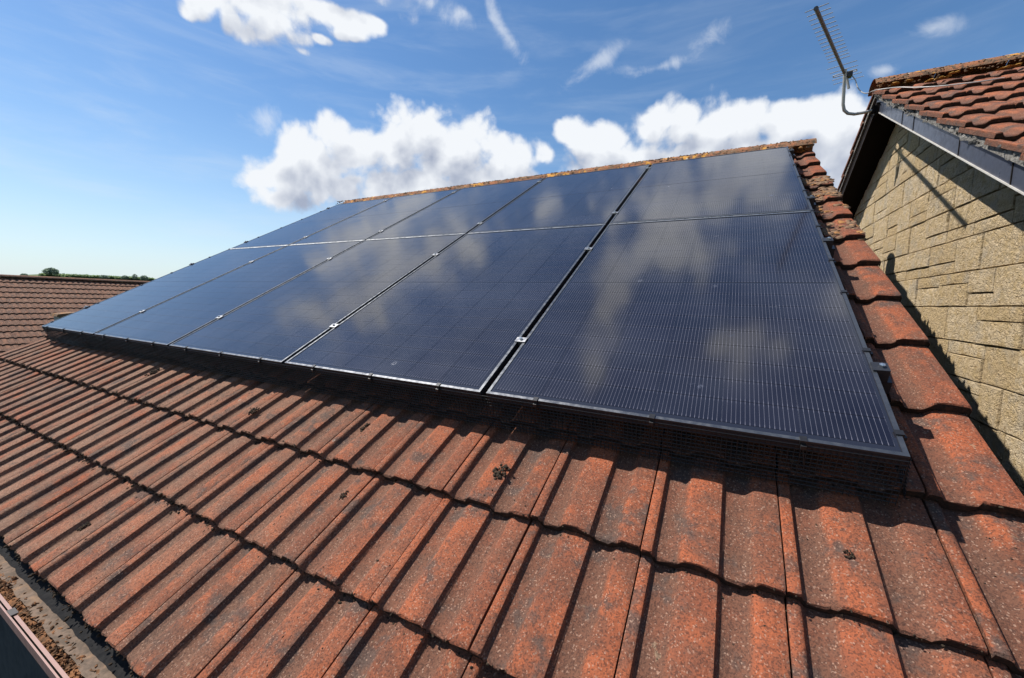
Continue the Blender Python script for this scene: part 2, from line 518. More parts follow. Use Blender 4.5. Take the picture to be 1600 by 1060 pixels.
M_RENDER = speckle_material('pale_render', (0.42, 0.39, 0.34), (0.36, 0.34, 0.30), (0.46, 0.42, 0.36), 12, 0.004)
M_WALLDK = speckle_material('dark_grey_wall', (0.045, 0.05, 0.054), (0.06, 0.065, 0.068), (0.035, 0.04, 0.043), 12, 0.004)
M_OCHRE = speckle_material('ochre_lichen', (0.42, 0.20, 0.04), (0.50, 0.29, 0.08), (0.30, 0.20, 0.11), 45, 0.008)


def ridge_material():
    m, b, p = mat('weathered_ridge_tile', 0.93)
    v, rnd = objvec(b)
    c = b.mix(b.ramp(b.noise(v, 14, 5, 0.65), 0.35, 0.65), (0.29, 0.115, 0.055), (0.17, 0.105, 0.065))
    c = b.mix(b.ramp(b.noise(b.vmath('ADD', v, (5, 1, 2)), 22, 5, 0.7), 0.52, 0.62), c, (0.075, 0.055, 0.038))
    c = b.mix(b.ramp(b.noise(b.vmath('ADD', v, (1, 8, 2)), 9, 4, 0.65), 0.57, 0.64), c, (0.52, 0.25, 0.05))
    c = b.mix(b.ramp(b.noise(b.vmath('ADD', v, (4, 2, 9)), 26, 4, 0.65), 0.66, 0.70), c, (0.50, 0.44, 0.34))
    b.put(p.inputs['Base Color'], c)
    b.put(p.inputs['Normal'], b.bump(b.noise(v, 40, 6, 0.7), 0.9, 0.012))
    p.inputs['Specular IOR Level'].default_value = 0.2
    return m


M_RIDGE = ridge_material()


def stone_material():
    m, b, p = mat('rockfaced_buff_stone', 0.93)
    v, rnd = objvec(b)
    wp = b.n('ShaderNodeNewGeometry').outputs['Position']
    c = b.mix(rnd, (0.47, 0.345, 0.195), (0.58, 0.465, 0.315))
    c = b.mix(b.ramp(b.noise(v, 18, 5, 0.65), 0.4, 0.66), c, (0.47, 0.345, 0.185))
    c = b.mix(b.ramp(b.noise(b.vmath('ADD', v, (3, 3, 3)), 55, 4, 0.7), 0.56, 0.68), c, (0.27, 0.175, 0.085))
    c = b.mix(b.ramp(b.noise(b.vmath('ADD', v, (9, 3, 1)), 6, 3, 0.6), 0.50, 0.70, 0, 0.6), c, (0.38, 0.33, 0.26))
    c = b.mix(b.ramp(b.noise(wp, 0.9, 4, 0.6), 0.5, 0.75, 0, 0.25), c, (0.30, 0.225, 0.145))
    b.put(p.inputs['Base Color'], c)
    h = b.math('ADD', b.math('MULTIPLY', b.noise(v, 40, 5, 0.65, dist=0.5), 1.0), b.math('MULTIPLY', b.noise(v, 130, 3, 0.6), 0.5))
    b.put(p.inputs['Normal'], b.bump(h, 1.0, 0.030))
    p.inputs['Specular IOR Level'].default_value = 0.2
    return m


M_STONE = stone_material()
M_JOINT = speckle_material('recessed_mortar_joint', (0.26, 0.21, 0.14), (0.18, 0.145, 0.10), (0.30, 0.25, 0.17), 90, 0.004)


def paint(name, base, rough=0.4, s=25.0, var=0.25, spec=0.5):
    m, b, p = mat(name, rough, base)
    v = b.n('ShaderNodeTexCoord').outputs['Object']
    n = b.noise(v, s, 5, 0.65)
    b.put(p.inputs['Base Color'], b.mix(b.ramp(n, 0.35, 0.7), base, tuple(c * (1 - var) + 0.02 * var for c in base)))
    b.put(p.inputs['Roughness'], b.ramp(n, 0.3, 0.7, rough * 0.85, min(1, rough * 1.25)))
    p.inputs['Specular IOR Level'].default_value = spec
    return m


M_BARGE_G = paint('barge_paint_near_lit', (0.055, 0.062, 0.085), 0.32)  # near board: sky sheen put into the grey-blue colour
M_BARGE_B = paint('barge_paint_far_dim', (0.014, 0.010, 0.009), 0.8, spec=0.06)  # far board: its dimmer light put into a darker colour
M_SOFFIT = paint('dark_brown_soffit', (0.012, 0.009, 0.008), 0.85, spec=0.06)
M_TRIM = paint('pale_trim_edge', (0.50, 0.47, 0.43), 0.5)
M_GUTTER = paint('faded_brown_gutter', (0.29, 0.165, 0.135), 0.45)
M_GUTDARK = paint('dark_brown_bracket', (0.030, 0.020, 0.017), 0.5)


def metal(name, base, rough=0.35, met=0.9):
    m, b, p = mat(name, rough, base, met)
    v = b.n('ShaderNodeTexCoord').outputs['Object']
    b.put(p.inputs['Roughness'], b.ramp(b.noise(v, 40, 3, 0.6), 0.3, 0.7, rough * 0.8, rough * 1.3))
    return m


M_FRAME = metal('black_anodised_frame', (0.135, 0.14, 0.15), 0.32, 0.85)
M_ALU = metal('bare_aluminium', (0.62, 0.62, 0.62), 0.3, 0.95)
M_BLACKAL = metal('black_clamp_and_frame_shade', (0.045, 0.047, 0.055), 0.35, 0.6)
M_STEEL = metal('stainless_bolt', (0.78, 0.77, 0.75), 0.22, 1.0)
M_AERIAL = metal('weathered_aerial_aluminium', (0.40, 0.38, 0.35), 0.5, 0.6)
M_BOOM = metal('dull_boom', (0.14, 0.125, 0.12), 0.55, 0.4)
M_CABLEW = paint('dirty_white_coax', (0.48, 0.45, 0.42), 0.6)
M_PLASTICK = paint('black_plastic', (0.014, 0.014, 0.016), 0.35)
M_MESHWIRE = paint('black_coated_wire', (0.009, 0.009, 0.010), 0.5)


def cell_material():
    m, b, p = mat('monocrystalline_cell', 0.085, (0.012, 0.013, 0.028), 0.0, 1.76)
    t = b.n('ShaderNodeTexCoord').outputs['Object']
    s = b.n('ShaderNodeSeparateXYZ')
    b.put(s.inputs[0], t)
    pitch = 0.1815 / 16
    fr = b.math('FRACT', b.math('ADD', b.math('DIVIDE', s.outputs[0], pitch), 0.5 + 8))
    d = b.math('ABSOLUTE', b.math('SUBTRACT', fr, 0.5))       # 0 in mid cell strip .. measured from line centre
    ay = b.math('ABSOLUTE', s.outputs[1])
    end = b.ramp(ay, 0.034, 0.040, 0.0, 1.0)
    wid = b.math('ADD', 0.034, b.math('MULTIPLY', end, 0.030))
    line = b.math('LESS_THAN', d, wid)
    pos = b.n('ShaderNodeNewGeometry').outputs['Position']
    oi = b.n('ShaderNodeObjectInfo').outputs['Random']
    cellc = b.mix(oi, (0.0055, 0.0042, 0.0075), (0.0080, 0.0062, 0.0105))
    # thin dust film and a few smears left by hands and rain
    dust = b.ramp(b.noise(pos, 2.2, 4, 0.6), 0.35, 0.75, 0.0, 0.03)
    sm = b.n('ShaderNodeMapping')
    b.put(sm.inputs['Vector'], pos)
    sm.inputs['Rotation'].default_value = (-TH, 0, 0.3)
    sm.inputs['Scale'].default_value = (1.0, 1.9, 1.0)
    smear = b.ramp(b.vor(sm.outputs[0], 4.3), 0.05, 0.14, 1.0, 0.0)
    smear = b.math('MULTIPLY', smear, b.ramp(b.noise(pos, 46, 4, 0.7), 0.48, 0.66, 0.0, 0.18))
    smear = b.math('MULTIPLY', smear, b.ramp(b.noise(pos, 1.7, 2, 0.5), 0.45, 0.58))
    col = b.mix(line, cellc, (0.115, 0.112, 0.135))
    col = b.mix(b.math('MAXIMUM', dust, smear), col, (0.32, 0.35, 0.46))
    b.put(p.inputs['Base Color'], col)
    b.put(p.inputs['Roughness'], b.math('ADD', 0.095, b.math('MULTIPLY', b.math('MAXIMUM', dust, smear), 1.2)))
    nrm = b.bump(b.noise(pos, 3.0, 2, 0.5), 0.05, 0.02)
    b.put(p.inputs['Normal'], nrm)
    return m


M_CELL = cell_material()
M_BACK, _b, _p = mat('black_backsheet_under_glass', 0.11, (0.015, 0.015, 0.021), 0.0, 1.76)


def foliage_mat(name, c1, c2):
    m, b, p = mat(name, 0.8)
    v = b.n('ShaderNodeNewGeometry').outputs['Position']
    b.put(p.inputs['Base Color'], b.mix(b.ramp(b.noise(v, 0.35, 4, 0.7), 0.35, 0.65), c1, c2))
    tr = b.n('ShaderNodeBsdfTranslucent')
    tr.inputs['Color'].default_value = (*[min(1, x * 1.6) for x in c2], 1)
    mx = b.n('ShaderNodeMixShader')
    mx.inputs[0].default_value = 0.5
    m.node_tree.links.new(p.outputs[0], mx.inputs[1])
    m.node_tree.links.new(tr.outputs[0], mx.inputs[2])
    m.node_tree.links.new(mx.outputs[0], m.node_tree.nodes['Material Output'].inputs[0])
    return m


M_LEAF = foliage_mat('hazy_hilltop_foliage', (0.11, 0.15, 0.125), (0.16, 0.205, 0.155))  # leaf colour lifted and blued, distance haze put into it
M_BARK, _b, _p = mat('bark', 0.9, (0.06, 0.045, 0.03))

# ------------------------------------------------------------------ ground, hill
GZ = -3.4
mb = MB()
N = 40
for i in range(N + 1):
    for j in range(N + 1):
        u = (i / N * 2 - 1)
        w = (j / N * 2 - 1)
        x = math.copysign(abs(u) ** 2.2, u) * 3500
        y = math.copysign(abs(w) ** 2.2, w) * 3500
        mb.v.append((x, y, GZ - 0.02))
for i in range(N):
    for j in range(N):
        a = i * (N + 1) + j
        mb.f.append((a, a + N + 1, a + N + 2, a + 1))
o = obj('ground', mb.build('ground', M_GRASS))
o['kind'] = 'structure'
mb = MB()
mb.box((-40, -16, GZ - 0.2), (12, -0.9, GZ))
mb.box((0.3, -0.898, GZ - 0.2), (0.9, 12, GZ))
o = obj('paving', mb.build('paving', M_ASPH))
o['kind'] = 'structure'
# low wooded hill, 700 m off
mb = MB()
NX, NY = 60, 14
for i in range(NX + 1):
    for j in range(NY + 1):
        a = math.radians(-100 + i / NX * 62)
        r = 520 + j / NY * 760
        t = (i / NX)
        q = math.exp(-((math.degrees(a) + 75.0) / 9.5) ** 2) + 0.62 * math.exp(-((math.degrees(a) + 62.0) / 10) ** 2)
        prof = math.sin(math.pi * min(1, j / NY * 1.05)) ** 1.4
        z = GZ + q * prof * 24 + noise.noise(Vector((a * 14, r * 0.004, 0))) * 1.5 * prof
        mb.v.append((math.sin(a) * r, math.cos(a) * r, z - 0.5))
for i in range(NX):
    for j in range(NY):
        a = i * (NY + 1) + j
        mb.f.append((a, a + NY + 1, a + NY + 2, a + 1))
o = obj('hill', mb.build('hill', M_GRASS, 60))
o['kind'] = 'structure'


def ray_dir(px, py):
    d = RW.transposed() @ Vector(((px - 800) / F, (py - 530) / F, 1))
    return d.normalized()


def make_tree(px, py_top, py_base, wpx, label, seed, D=700):
    rng = random.Random(seed)
    top = CAM + ray_dir(px, py_top) * D
    base = CAM + ray_dir(px, py_base) * D
    wide = (CAM + ray_dir(px + wpx / 2, py_top) * D - (CAM + ray_dir(px - wpx / 2, py_top) * D)).length
    h = top.z - base.z
    t = thing('tree', label, 'tree', T(base.x, base.y, base.z - 2), 'trees along the hilltop')
    m = MB()
    m.tube([(0, 0, -1), (0.1, 0, h * 0.4), (0, 0.2, h * 0.75)], [0.6, 0.45, 0.2], 6)
    for k in range(4):
        a = k * 1.6
        m.tube([(0, 0, h * 0.35 + 0.3 * k), (math.cos(a) * wide * 0.3, math.sin(a) * wide * 0.3, h * 0.65)], [0.25, 0.1], 5)
    obj('trunk', m.build('trunk', M_BARK), t, PM[t.name])
    m = MB()
    for k in range(520):
        # clumps of leaves through an uneven crown
        a = rng.random() * 6.28
        zz = rng.uniform(-1, 1)
        rr = (1 - zz * zz) ** 0.5 * rng.uniform(0.55, 1.0) ** 0.5
        lob = 1 + 0.25 * noise.noise(Vector((math.cos(a) * 1.5, math.sin(a) * 1.5, zz * 1.5 + seed)))
        c = Vector((math.cos(a) * rr * wide / 2 * lob, math.sin(a) * rr * wide / 2 * lob, 2 + h * (0.56 + 0.44 * zz * lob)))
        s = wide * rng.uniform(0.05, 0.10)
        ax = Vector((rng.uniform(-1, 1), rng.uniform(-1, 1), rng.uniform(-1, 1))).normalized()
        R = Matrix.Rotation(rng.random() * 3.1, 3, ax)
        m.add([c + R @ Vector(q) * s for q in ((-1, -0.6, 0), (1, -0.5, 0.1), (0.8, 0.7, -0.1), (-0.7, 0.6, 0.2))], [(0, 1, 2, 3)])
    obj('crown', m.build('crown', M_LEAF), t, PM[t.name])
    return t


make_tree(80, 419.5, 431, 25, 'broad round dark tree standing highest on the hill beyond the brown roof', 3)
make_tree(38, 428, 434, 13, 'small lone tree at the left end of the hill above the brown roof ridge', 4)
make_tree(163, 430.5, 437, 15, 'low bushy hilltop tree beyond the middle of the brown roof ridge', 5)
make_tree(196, 431, 438, 12, 'squat hilltop tree between two taller ones near the end of the brown roof', 6)
make_tree(211, 429, 438, 9, 'slim upright hilltop tree just left of the rightmost one', 8)
make_tree(226, 431, 440, 12, 'rightmost hilltop tree beside the edge of the solar panels', 9)
# hedge band along the hill crest
mb = MB()
rng = random.Random(12)
for k in range(5200):
    px = rng.uniform(62, 240)
    ztop = 427.5 + (px - 62) * 0.045 + 1.4 * noise.noise(Vector((px * 0.06, 0, 0)))
    py = ztop + rng.random() * (438.5 - ztop)
    c = CAM + ray_dir(px, py) * (715 + rng.uniform(-8, 8))
    s = rng.uniform(0.9, 2.0)
    R = Matrix.Rotation(rng.random() * 3.1, 3, Vector((rng.uniform(-1, 1), rng.uniform(-1, 1), rng.uniform(-1, 1))).normalized())
    mb.add([c + R @ Vector(q) * s for q in ((-1, -0.6, 0), (1, -0.5, 0.1), (0.8, 0.7, -0.1), (-0.7, 0.6, 0.2))], [(0, 1, 2, 3)])
o = obj('woodland', mb.build('woodland', foliage_mat('woodland_foliage', (0.12, 0.175, 0.09), (0.17, 0.225, 0.11))))
o['kind'] = 'stuff'
o['label'] = 'green band of hedgerow woodland along the far hilltop'

# ------------------------------------------------------------------ roof tiles
RH = 0.020           # roll height
STEP = 0.030         # rise from course to course
GA = 0.346           # gauge
CW = 0.304           # cover width
THK = 0.024
PROFILE = [(0.0022, RH - .002), (0.005, RH), (0.022, RH), (0.0275, RH * 0.86), (0.031, RH * 0.45), (0.0345, 0.003), (0.039, 0.0), (0.070, 0.0), (0.080, 0.003),
           (0.089, RH * 0.55), (0.097, RH * 0.92), (0.106, RH), (0.136, RH + 0.001), (0.166, RH), (0.1735, RH * 0.90), (0.1785, RH * 0.45), (0.1825, 0.003), (0.187, 0.0), (0.222, 0.0),
           (0.231, 0.003), (0.240, RH * 0.55), (0.248, RH * 0.92), (0.257, RH), (0.298, RH), (0.3018, RH - .002)]


def tile_mesh(name, material, x0, x1, length, seed, jag=0.0034, edge_mat=None):
    """a rolled interlocking tile: local y=0 is its lower edge, z=0 its pan there"""
    rng = random.Random(seed)
    prof = [(x, z) for x, z in PROFILE if x0 - 1e-6 <= x <= x1 + 1e-6]
    n = len(prof)
    slope = STEP / GA
    rows = [(-0.0, -0.006), (0.004, -0.0012), (0.02, 0.0), (0.16, 0.0), (min(0.345, length * 0.8), 0.0), (length, 0.0)]
    vs = []
    wob = rng.uniform(-0.0015, 0.0015)
    for r, (y, dz) in enumerate(rows):
        for x, z in prof:
            jy = (rng.uniform(-1, 1) * jag) if r < 2 else 0
            jz = rng.uniform(-1, 1) * 0.0006
            vs.append((x, y + jy, z + dz - slope * y + jz + wob))
    nt = len(vs)
    for r, y in enumerate((0.002, length)):
        for x, z in prof:
            vs.append((x, y, z - THK - slope * y - 0.003))
    fs = []
    for r in range(len(rows) - 1):
        for i in range(n - 1):
            a = r * n + i
            fs.append((a, a + 1, a + n + 1, a + n))
    L = (len(rows) - 1) * n
    for i in range(n - 1):
        fs.append((i + 1, i, nt + i, nt + i + 1))                      # lower edge
        fs.append((L + i, L + i + 1, nt + n + i + 1, nt + n + i))      # head
        fs.append((nt + i, nt + n + i, nt + n + i + 1, nt + i + 1))    # underside
    left = [r * n for r in range(len(rows))]
    right = [r * n + n - 1 for r in range(len(rows))]
    fs.append(tuple(left + [nt + n, nt]))
    fs.append(tuple(right[::-1] + [nt + n - 1, nt + 2 * n - 1]))
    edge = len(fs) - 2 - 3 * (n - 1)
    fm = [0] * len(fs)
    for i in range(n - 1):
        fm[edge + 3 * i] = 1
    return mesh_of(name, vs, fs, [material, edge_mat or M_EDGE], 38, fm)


NV = 7
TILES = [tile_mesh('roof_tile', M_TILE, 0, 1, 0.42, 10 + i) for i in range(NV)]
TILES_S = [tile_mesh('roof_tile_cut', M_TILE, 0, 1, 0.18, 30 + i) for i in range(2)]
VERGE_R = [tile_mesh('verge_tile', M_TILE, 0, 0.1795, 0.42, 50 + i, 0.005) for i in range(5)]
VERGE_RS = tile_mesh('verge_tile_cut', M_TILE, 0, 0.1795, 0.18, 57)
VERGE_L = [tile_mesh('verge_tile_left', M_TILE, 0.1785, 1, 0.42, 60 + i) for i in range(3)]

PAN_N = -0.147
J0 = 0.064           # a joint line
V0 = -0.328 - GA * 2   # eaves course
EAVE_V = V0
house = thing('house', 'house under the red rolled-tile roof that carries the solar panels', 'house', T(-3, 1.5, GZ))
NCOURSE = 15
rng = random.Random(5)
hidden = MB()
n_tiles = 0
for k in range(NCOURSE):
    v = V0 + k * GA
    short = v + 0.42 > 4.03
    if v > 3.98:
        break
    for cidx in range(-1, 20):
        x = J0 - CW * (cidx + 1)
        jit = T(rng.uniform(-.0012, .0012), rng.uniform(-.003, .003), rng.uniform(-.001, .001)) @ Matrix.Rotation(rng.uniform(-.004, .004), 4, 'Z')
        Mw = RF @ T(x, v, PAN_N) @ jit
        if cidx == -1:
            me = VERGE_RS if short else VERGE_R[(k * 3) % 5]
        else:
            me = TILES_S[cidx % 2] if short else TILES[rng.randrange(NV)]
        buried = 0 <= cidx <= 19 and v > 0.42 and not (cidx == 0)
        if cidx == -1 or not buried:
            obj('verge_tile' if cidx == -1 else 'roof_tile', me, house, Mw)
            n_tiles += 1
        else:
            mm = PM[house.name].inverted() @ Mw
            base = len(hidden.v)
            hidden.v += [tuple(mm @ vv.co) for vv in me.vertices]
            hidden.f += [tuple(i + base for i in pl.vertices) for pl in me.polygons]
    # left verge piece
    if not short:
        obj('verge_tile', VERGE_L[k % 3], house, RF @ T(J0 - CW * 21, v, PAN_N))
        n_tiles += 1
hme = mesh_of('roof_tiles_under_panels', hidden.v, hidden.f, M_TILE, 38)
ho = obj('roof_tiles_under_panels', hme, house, PM[house.name])
ho['kind'] = 'stuff'

XR, XL = 0.2425, -6.13
RY, RZ = 3.585, 1.815       # peak of the pans


def roofpt(v, n):
    return (v * ct - n * st_, v * st_ + n * ct)


# deck under the tiles (black felt), both slopes, closed prism
dy0, dz0 = roofpt(EAVE_V + 0.05, PAN_N - 0.055)
mb = MB()
back_y = 2 * RY - dy0
mb.prism([(dy0, dz0), (RY, RZ - 0.06), (back_y, dz0), (back_y, dz0 - 0.08), (RY, RZ - 0.16), (dy0, dz0 - 0.08)], XL + 0.03, XR - 0.03)
obj('roof_deck', mb.build('roof_deck', M_BLACKFELT), house)
# rear slope tiles read as one sheet (never in view): corrugated sheet
mb = MB()
prof = []
for cidx in range(22):
    for x, z in PROFILE[::3]:
        xx = XL + cidx * CW + x
        if xx < XR:
            prof.append((xx, z))
nn = len(prof)
for s in (0, 1):
    for x, z in prof:
        y = RY + s * (RY - dy0 + 0.05)
        zz = RZ + 0.0 - s * (RY - dy0 + 0.05) * math.tan(TH)
        mb.v.append((x, y, zz + z))
for i in range(nn - 1):
    mb.f.append((i, i + 1, nn + i + 1, nn + i))
obj('rear_roof_slope', mb.build('rear_roof_slope', M_TILE, 38), house)
# verge mortar under the right verge, and left
for nm, xa, xb in (('verge_mortar', XR - 0.035, XR - 0.006), ('verge_mortar', XL + 0.002, XL + 0.03)):
    mb = MB()
    a = roofpt(EAVE_V + 0.02, PAN_N - 0.032)
    b2 = roofpt(EAVE_V + 0.02, PAN_N - 0.095)
    mb.prism([(a[0], a[1] - 0.004), (RY, RZ - 0.045), (RY, RZ - 0.12), (b2[0], b2[1])], xa, xb)
    obj(nm, mb.build(nm, M_MORTAR), house)
# walls of the house
mb = MB()
mb.box((XL + 0.15, -0.55, GZ), (XR - 0.12, 7.7, -0.62))
mb.prism([(-0.549, -0.62), (7.699, -0.62), (RY, RZ - 0.18)], XL + 0.151, XR - 0.121)
obj('wall', mb.build('wall', M_WALLDK), house)
mb = MB()
mb.box((XL + 0.1, -0.785, -0.80), (XR - 0.1, -0.76, -0.655))
mb.box((XL + 0.1, -0.76, -0.80), (XR - 0.1, -0.56, -0.785))
obj('fascia', mb.build('fascia', M_SOFFIT), house)

# ridge tiles
def ridge_mesh(name, material, length, r, seed, rise=0.115):
    rng = random.Random(seed)
    vs, fs = [], []
    n = 11
    xs = [0, 0.006, length * 0.5, length - 0.006, length]
    for i, x in enumerate(xs):
        for lay in (0, 1):
            for j in range(n):
                a = math.pi * (0.10 + 0.80 * j / (n - 1))
                rr = (r if lay == 0 else r - 0.018) - (0.003 if i in (0, 4) and lay == 0 else 0)
                k = 1 + rng.uniform(-1, 1) * 0.02
                vs.append((x, -math.cos(a) * rr * k * 1.08, rise + (math.sin(a) - 1) * rr * k))
    w = 2 * n
    for i in range(len(xs) - 1):
        for j in range(n - 1):
            a = i * w + j
            fs.append((a, a + w, a + w + 1, a + 1))
            c = a + n
            fs.append((c, c + 1, c + w + 1, c + w))
        for j in (0, n - 1):
            a = i * w + j
            fs.append((a, a + n, a + w + n, a + w))
    for i in (0, len(xs) - 1):
        for j in range(n - 1):
            a = i * w + j
            fs.append((a, a + 1, a + n + 1, a + n))
    b = MB()
    b.v, b.f = vs, fs
    return b.build(name, material, 40)


RIDGES = [ridge_mesh('ridge_tile', M_RIDGE, 0.448, 0.115, 70 + i) for i in range(4)]
rng = random.Random(3)
x = XR + 0.012
i = 0
while x - 0.45 > XL - 0.3:
    x -= 0.45
    Mw = T(x, RY, RZ + rng.uniform(-.002, .003)) @ Matrix.Rotation(rng.uniform(-.006, .006), 4, 'Y') @ Matrix.Rotation(rng.uniform(-.01, .01), 4, 'Z')
    obj('ridge_tile', RIDGES[i % 4], house, Mw)
    i += 1
# mortar bedding with moss under the ridge tiles
mb = MB()
rng = random.Random(8)
for k in range(170):
    xx = XR - 0.02 - rng.random() * (XR - XL)
    lump(mb, (xx, RY - 0.105 + rng.uniform(-.02, .01), RZ + 0.012 + rng.uniform(-.02, .015)), (rng.uniform(.02, .05), rng.uniform(.012, .025), rng.uniform(.01, .02)), rng)
o = obj('ridge_bedding', mb.build('ridge_bedding', M_RIDGEMOSS, 60), house)
o['kind'] = 'stuff'

# gutter
mb = MB()
gy0, gy1, gz = -0.788, -0.905, -0.655
prof = []
for j in range(11):
    a = math.pi + math.pi * j / 10
    prof.append(((gy0 + gy1) / 2 - math.cos(a) * (gy0 - gy1) / 2 * -1, gz + math.sin(a) * 0.062))
prof.sort(key=lambda q: 0)
outer = [((gy0 + gy1) / 2 + math.cos(math.pi * j / 10) * (gy0 - gy1) / 2, gz - math.sin(math.pi * j / 10) * 0.066) for j in range(11)]
inner = [((gy0 + gy1) / 2 + math.cos(math.pi * j / 10) * ((gy0 - gy1) / 2 - 0.004), gz - math.sin(math.pi * j / 10) * 0.062) for j in range(11)]
poly = outer + [(gy1 - 0.001, gz + 0.006), (gy1 + 0.007, gz + 0.006)] + inner[::-1]
gv = []
nP = len(poly)
for xx in (XL - 0.05, XR + 0.02):
    gv += [(xx, a, b) for a, b in poly]
gf = []
for j in range(nP):
    j2 = (j + 1) % nP
    gf.append((j, j2, nP + j2, nP + j))
mb.v, mb.f = gv, gf
gut = obj('gutter', mb.build('gutter', M_GUTTER, 45), house)
mb = MB()
mb.box((XL - 0.05, gy1 - 0.0095, gz - 0.020), (XR + 0.02, gy1 - 0.0055, gz + 0.0085))
obj('gutter_lip', mb.build('gutter_lip', M_GUTTER), gut)
gut['label'] = 'faded brown half-round gutter full of moss'
for xj in (-2.24, -4.9, 0.05):
    mb = MB()
    o2 = [((gy0 + gy1) / 2 + math.cos(math.pi * j / 10) * ((gy0 - gy1) / 2 + 0.006), gz - math.sin(math.pi * j / 10) * 0.073) for j in range(11)]
    i2 = [((gy0 + gy1) / 2 + math.cos(math.pi * j / 10) * ((gy0 - gy1) / 2 + 0.001), gz - math.sin(math.pi * j / 10) * 0.067) for j in range(11)]
    pl = o2 + [(gy1 - 0.006, gz + 0.011), (gy1 + 0.010, gz + 0.011), (gy1 + 0.010, gz + 0.0075), (gy1 - 0.002, gz + 0.0075)] + i2[::-1]
    nP2 = len(pl)
    for xx in (xj - 0.02, xj + 0.02):
        mb.v += [(xx, a, b) for a, b in pl]
    mb.f = [(j, (j + 1) % nP2, nP2 + (j + 1) % nP2, nP2 + j) for j in range(nP2)] + [tuple(range(nP2)), tuple(range(2 * nP2 - 1, nP2 - 1, -1))]
    obj('gutter_joint', mb.build('gutter_joint', M_GUTDARK, 45), gut)
# eaves felt tray hanging into the gutter
mb = MB()
nx = 160
rng = random.Random(21)
for i in range(nx + 1):
    xx = XL + (XR - XL) * i / nx
    w = noise.noise(Vector((xx * 9, 0, 0))) * 0.006 + noise.noise(Vector((xx * 31, 4, 0))) * 0.004
    for (y, z) in ((-0.72, -0.612), (-0.80, -0.650), (-0.836, -0.664), (-0.838, -0.668)):
        mb.v.append((xx, y + w * (1 if y < -.81 else 0), z))
for i in range(nx):
    for j in range(3):
        a = i * 4 + j
        mb.f.append((a, a + 1, a + 5, a + 4))
obj('eaves_felt', mb.build('eaves_felt', M_BLACKFELT, 50), house)
# dusty silt strip plus moss in the gutter
mb = MB()
for i in range(nx * 2 + 1):
    xx = XL + (XR - XL) * i / (nx * 2)
    for j in range(5):
        y = -0.826 - 0.046 * j / 4
        z = -0.664 + noise.noise(Vector((xx * 22, y * 60, 3))) * 0.006 - (0.006 if j in (0,) else 0)
        w = noise.noise(Vector((xx * 13, 7, j * 0.2))) * 0.007 + noise.noise(Vector((xx * 47, 2, 0))) * 0.003
        mb.v.append((xx, y + w, z))
for i in range(nx * 2):
    for j in range(4):
        a = i * 5 + j
        mb.f.append((a, a + 1, a + 6, a + 5))
o = obj('gutter_silt', mb.build('gutter_silt', M_FELT, 60))
o['kind'] = 'stuff'
o['label'] = 'pale dusty silt strip along the eaves side of the gutter'
mb = MB()
for i in range(nx * 3 + 1):
    xx = XL + (XR - XL) * i / (nx * 3)
    for j in range(5):
        y = -0.834 - 0.067 * j / 4 + (noise.noise(Vector((xx * 17, 3, 1))) * 0.008 if j == 0 else 0)
        z = -0.664 - 0.008 * j / 4 + (noise.noise(Vector((xx * 30, y * 80, 9))) * 0.009 + noise.noise(Vector((xx * 90, y * 140, 2))) * 0.006) * (0.25 + 0.75 * j / 4) - (0.004 if j == 0 else 0)
        mb.v.append((xx, y, z))
for i in range(nx * 3):
    for j in range(4):
        a = i * 5 + j
        mb.f.append((a, a + 1, a + 6, a + 5))
rng = random.Random(33)
for k in range(5000):
    xx = rng.uniform(-4.2, -1.2)
    dens = noise.noise(Vector((xx * 7, 11, 0)))
    if dens < rng.uniform(-0.5, 0.35):
        continue
    y = -0.846 - rng.random() ** 0.8 * 0.050
    s = rng.uniform(.0012, .0040)
    lump(mb, (xx, y, -0.670 + rng.uniform(-.003, .007)), (s * 2.2, s * .9, s * rng.uniform(.5, 1.6)), rng, rough=.7)
o = obj('gutter_moss', mb.build('gutter_moss', M_DEBRIS, 60))
o['kind'] = 'stuff'
o['label'] = 'orange brown moss and debris filling the gutter'

# ------------------------------------------------------------------ solar panels
PW, PH, PG, PGV = 1.134, 1.7924, 0.026, 0.020
mbf = MB()
LIP = 0.011
for a, b2 in (((0, 0, -.035), (PW, LIP, 0)), ((0, PH - LIP, -.035), (PW, PH, 0)),
              ((0, LIP, -.035), (LIP, PH - LIP, 0)), ((PW - LIP, LIP, -.035), (PW, PH - LIP, 0))):
    mbf.box(a, b2)
FR = mbf.build('frame', M_FRAME)
FR.materials.append(M_BLACKAL)
for pl in FR.polygons:
    if pl.normal.z < 0.5:
        pl.material_index = 1  # same frame, but the shade of its sides is put into a darker colour
mbf = MB()
mbf.box((LIP, LIP, -.008), (PW - LIP, PH - LIP, -.0024))
BS = mbf.build('backsheet', M_BACK)
mbf = MB()
mbf.box((0.001, -PGV + 0.001, -.012), (PW - 0.001, -0.001, -.0025))
STRIP = mbf.build('seam_glint_strip', M_ALU)  # bright strip added in the seam for the sky glint on the frame lips
mbf = MB()
cw, ch = 0.1812, 0.0940
mbf.box((-cw / 2, -ch / 2, -.0006), (cw / 2, ch / 2, 0.0))
CE = mbf.build('solar_cell', M_CELL)
WHERE = ['next to the bare right verge tiles', 'second from the right verge', 'in the middle of the five', 'second from the far left end', 'at the far left end of the roof']
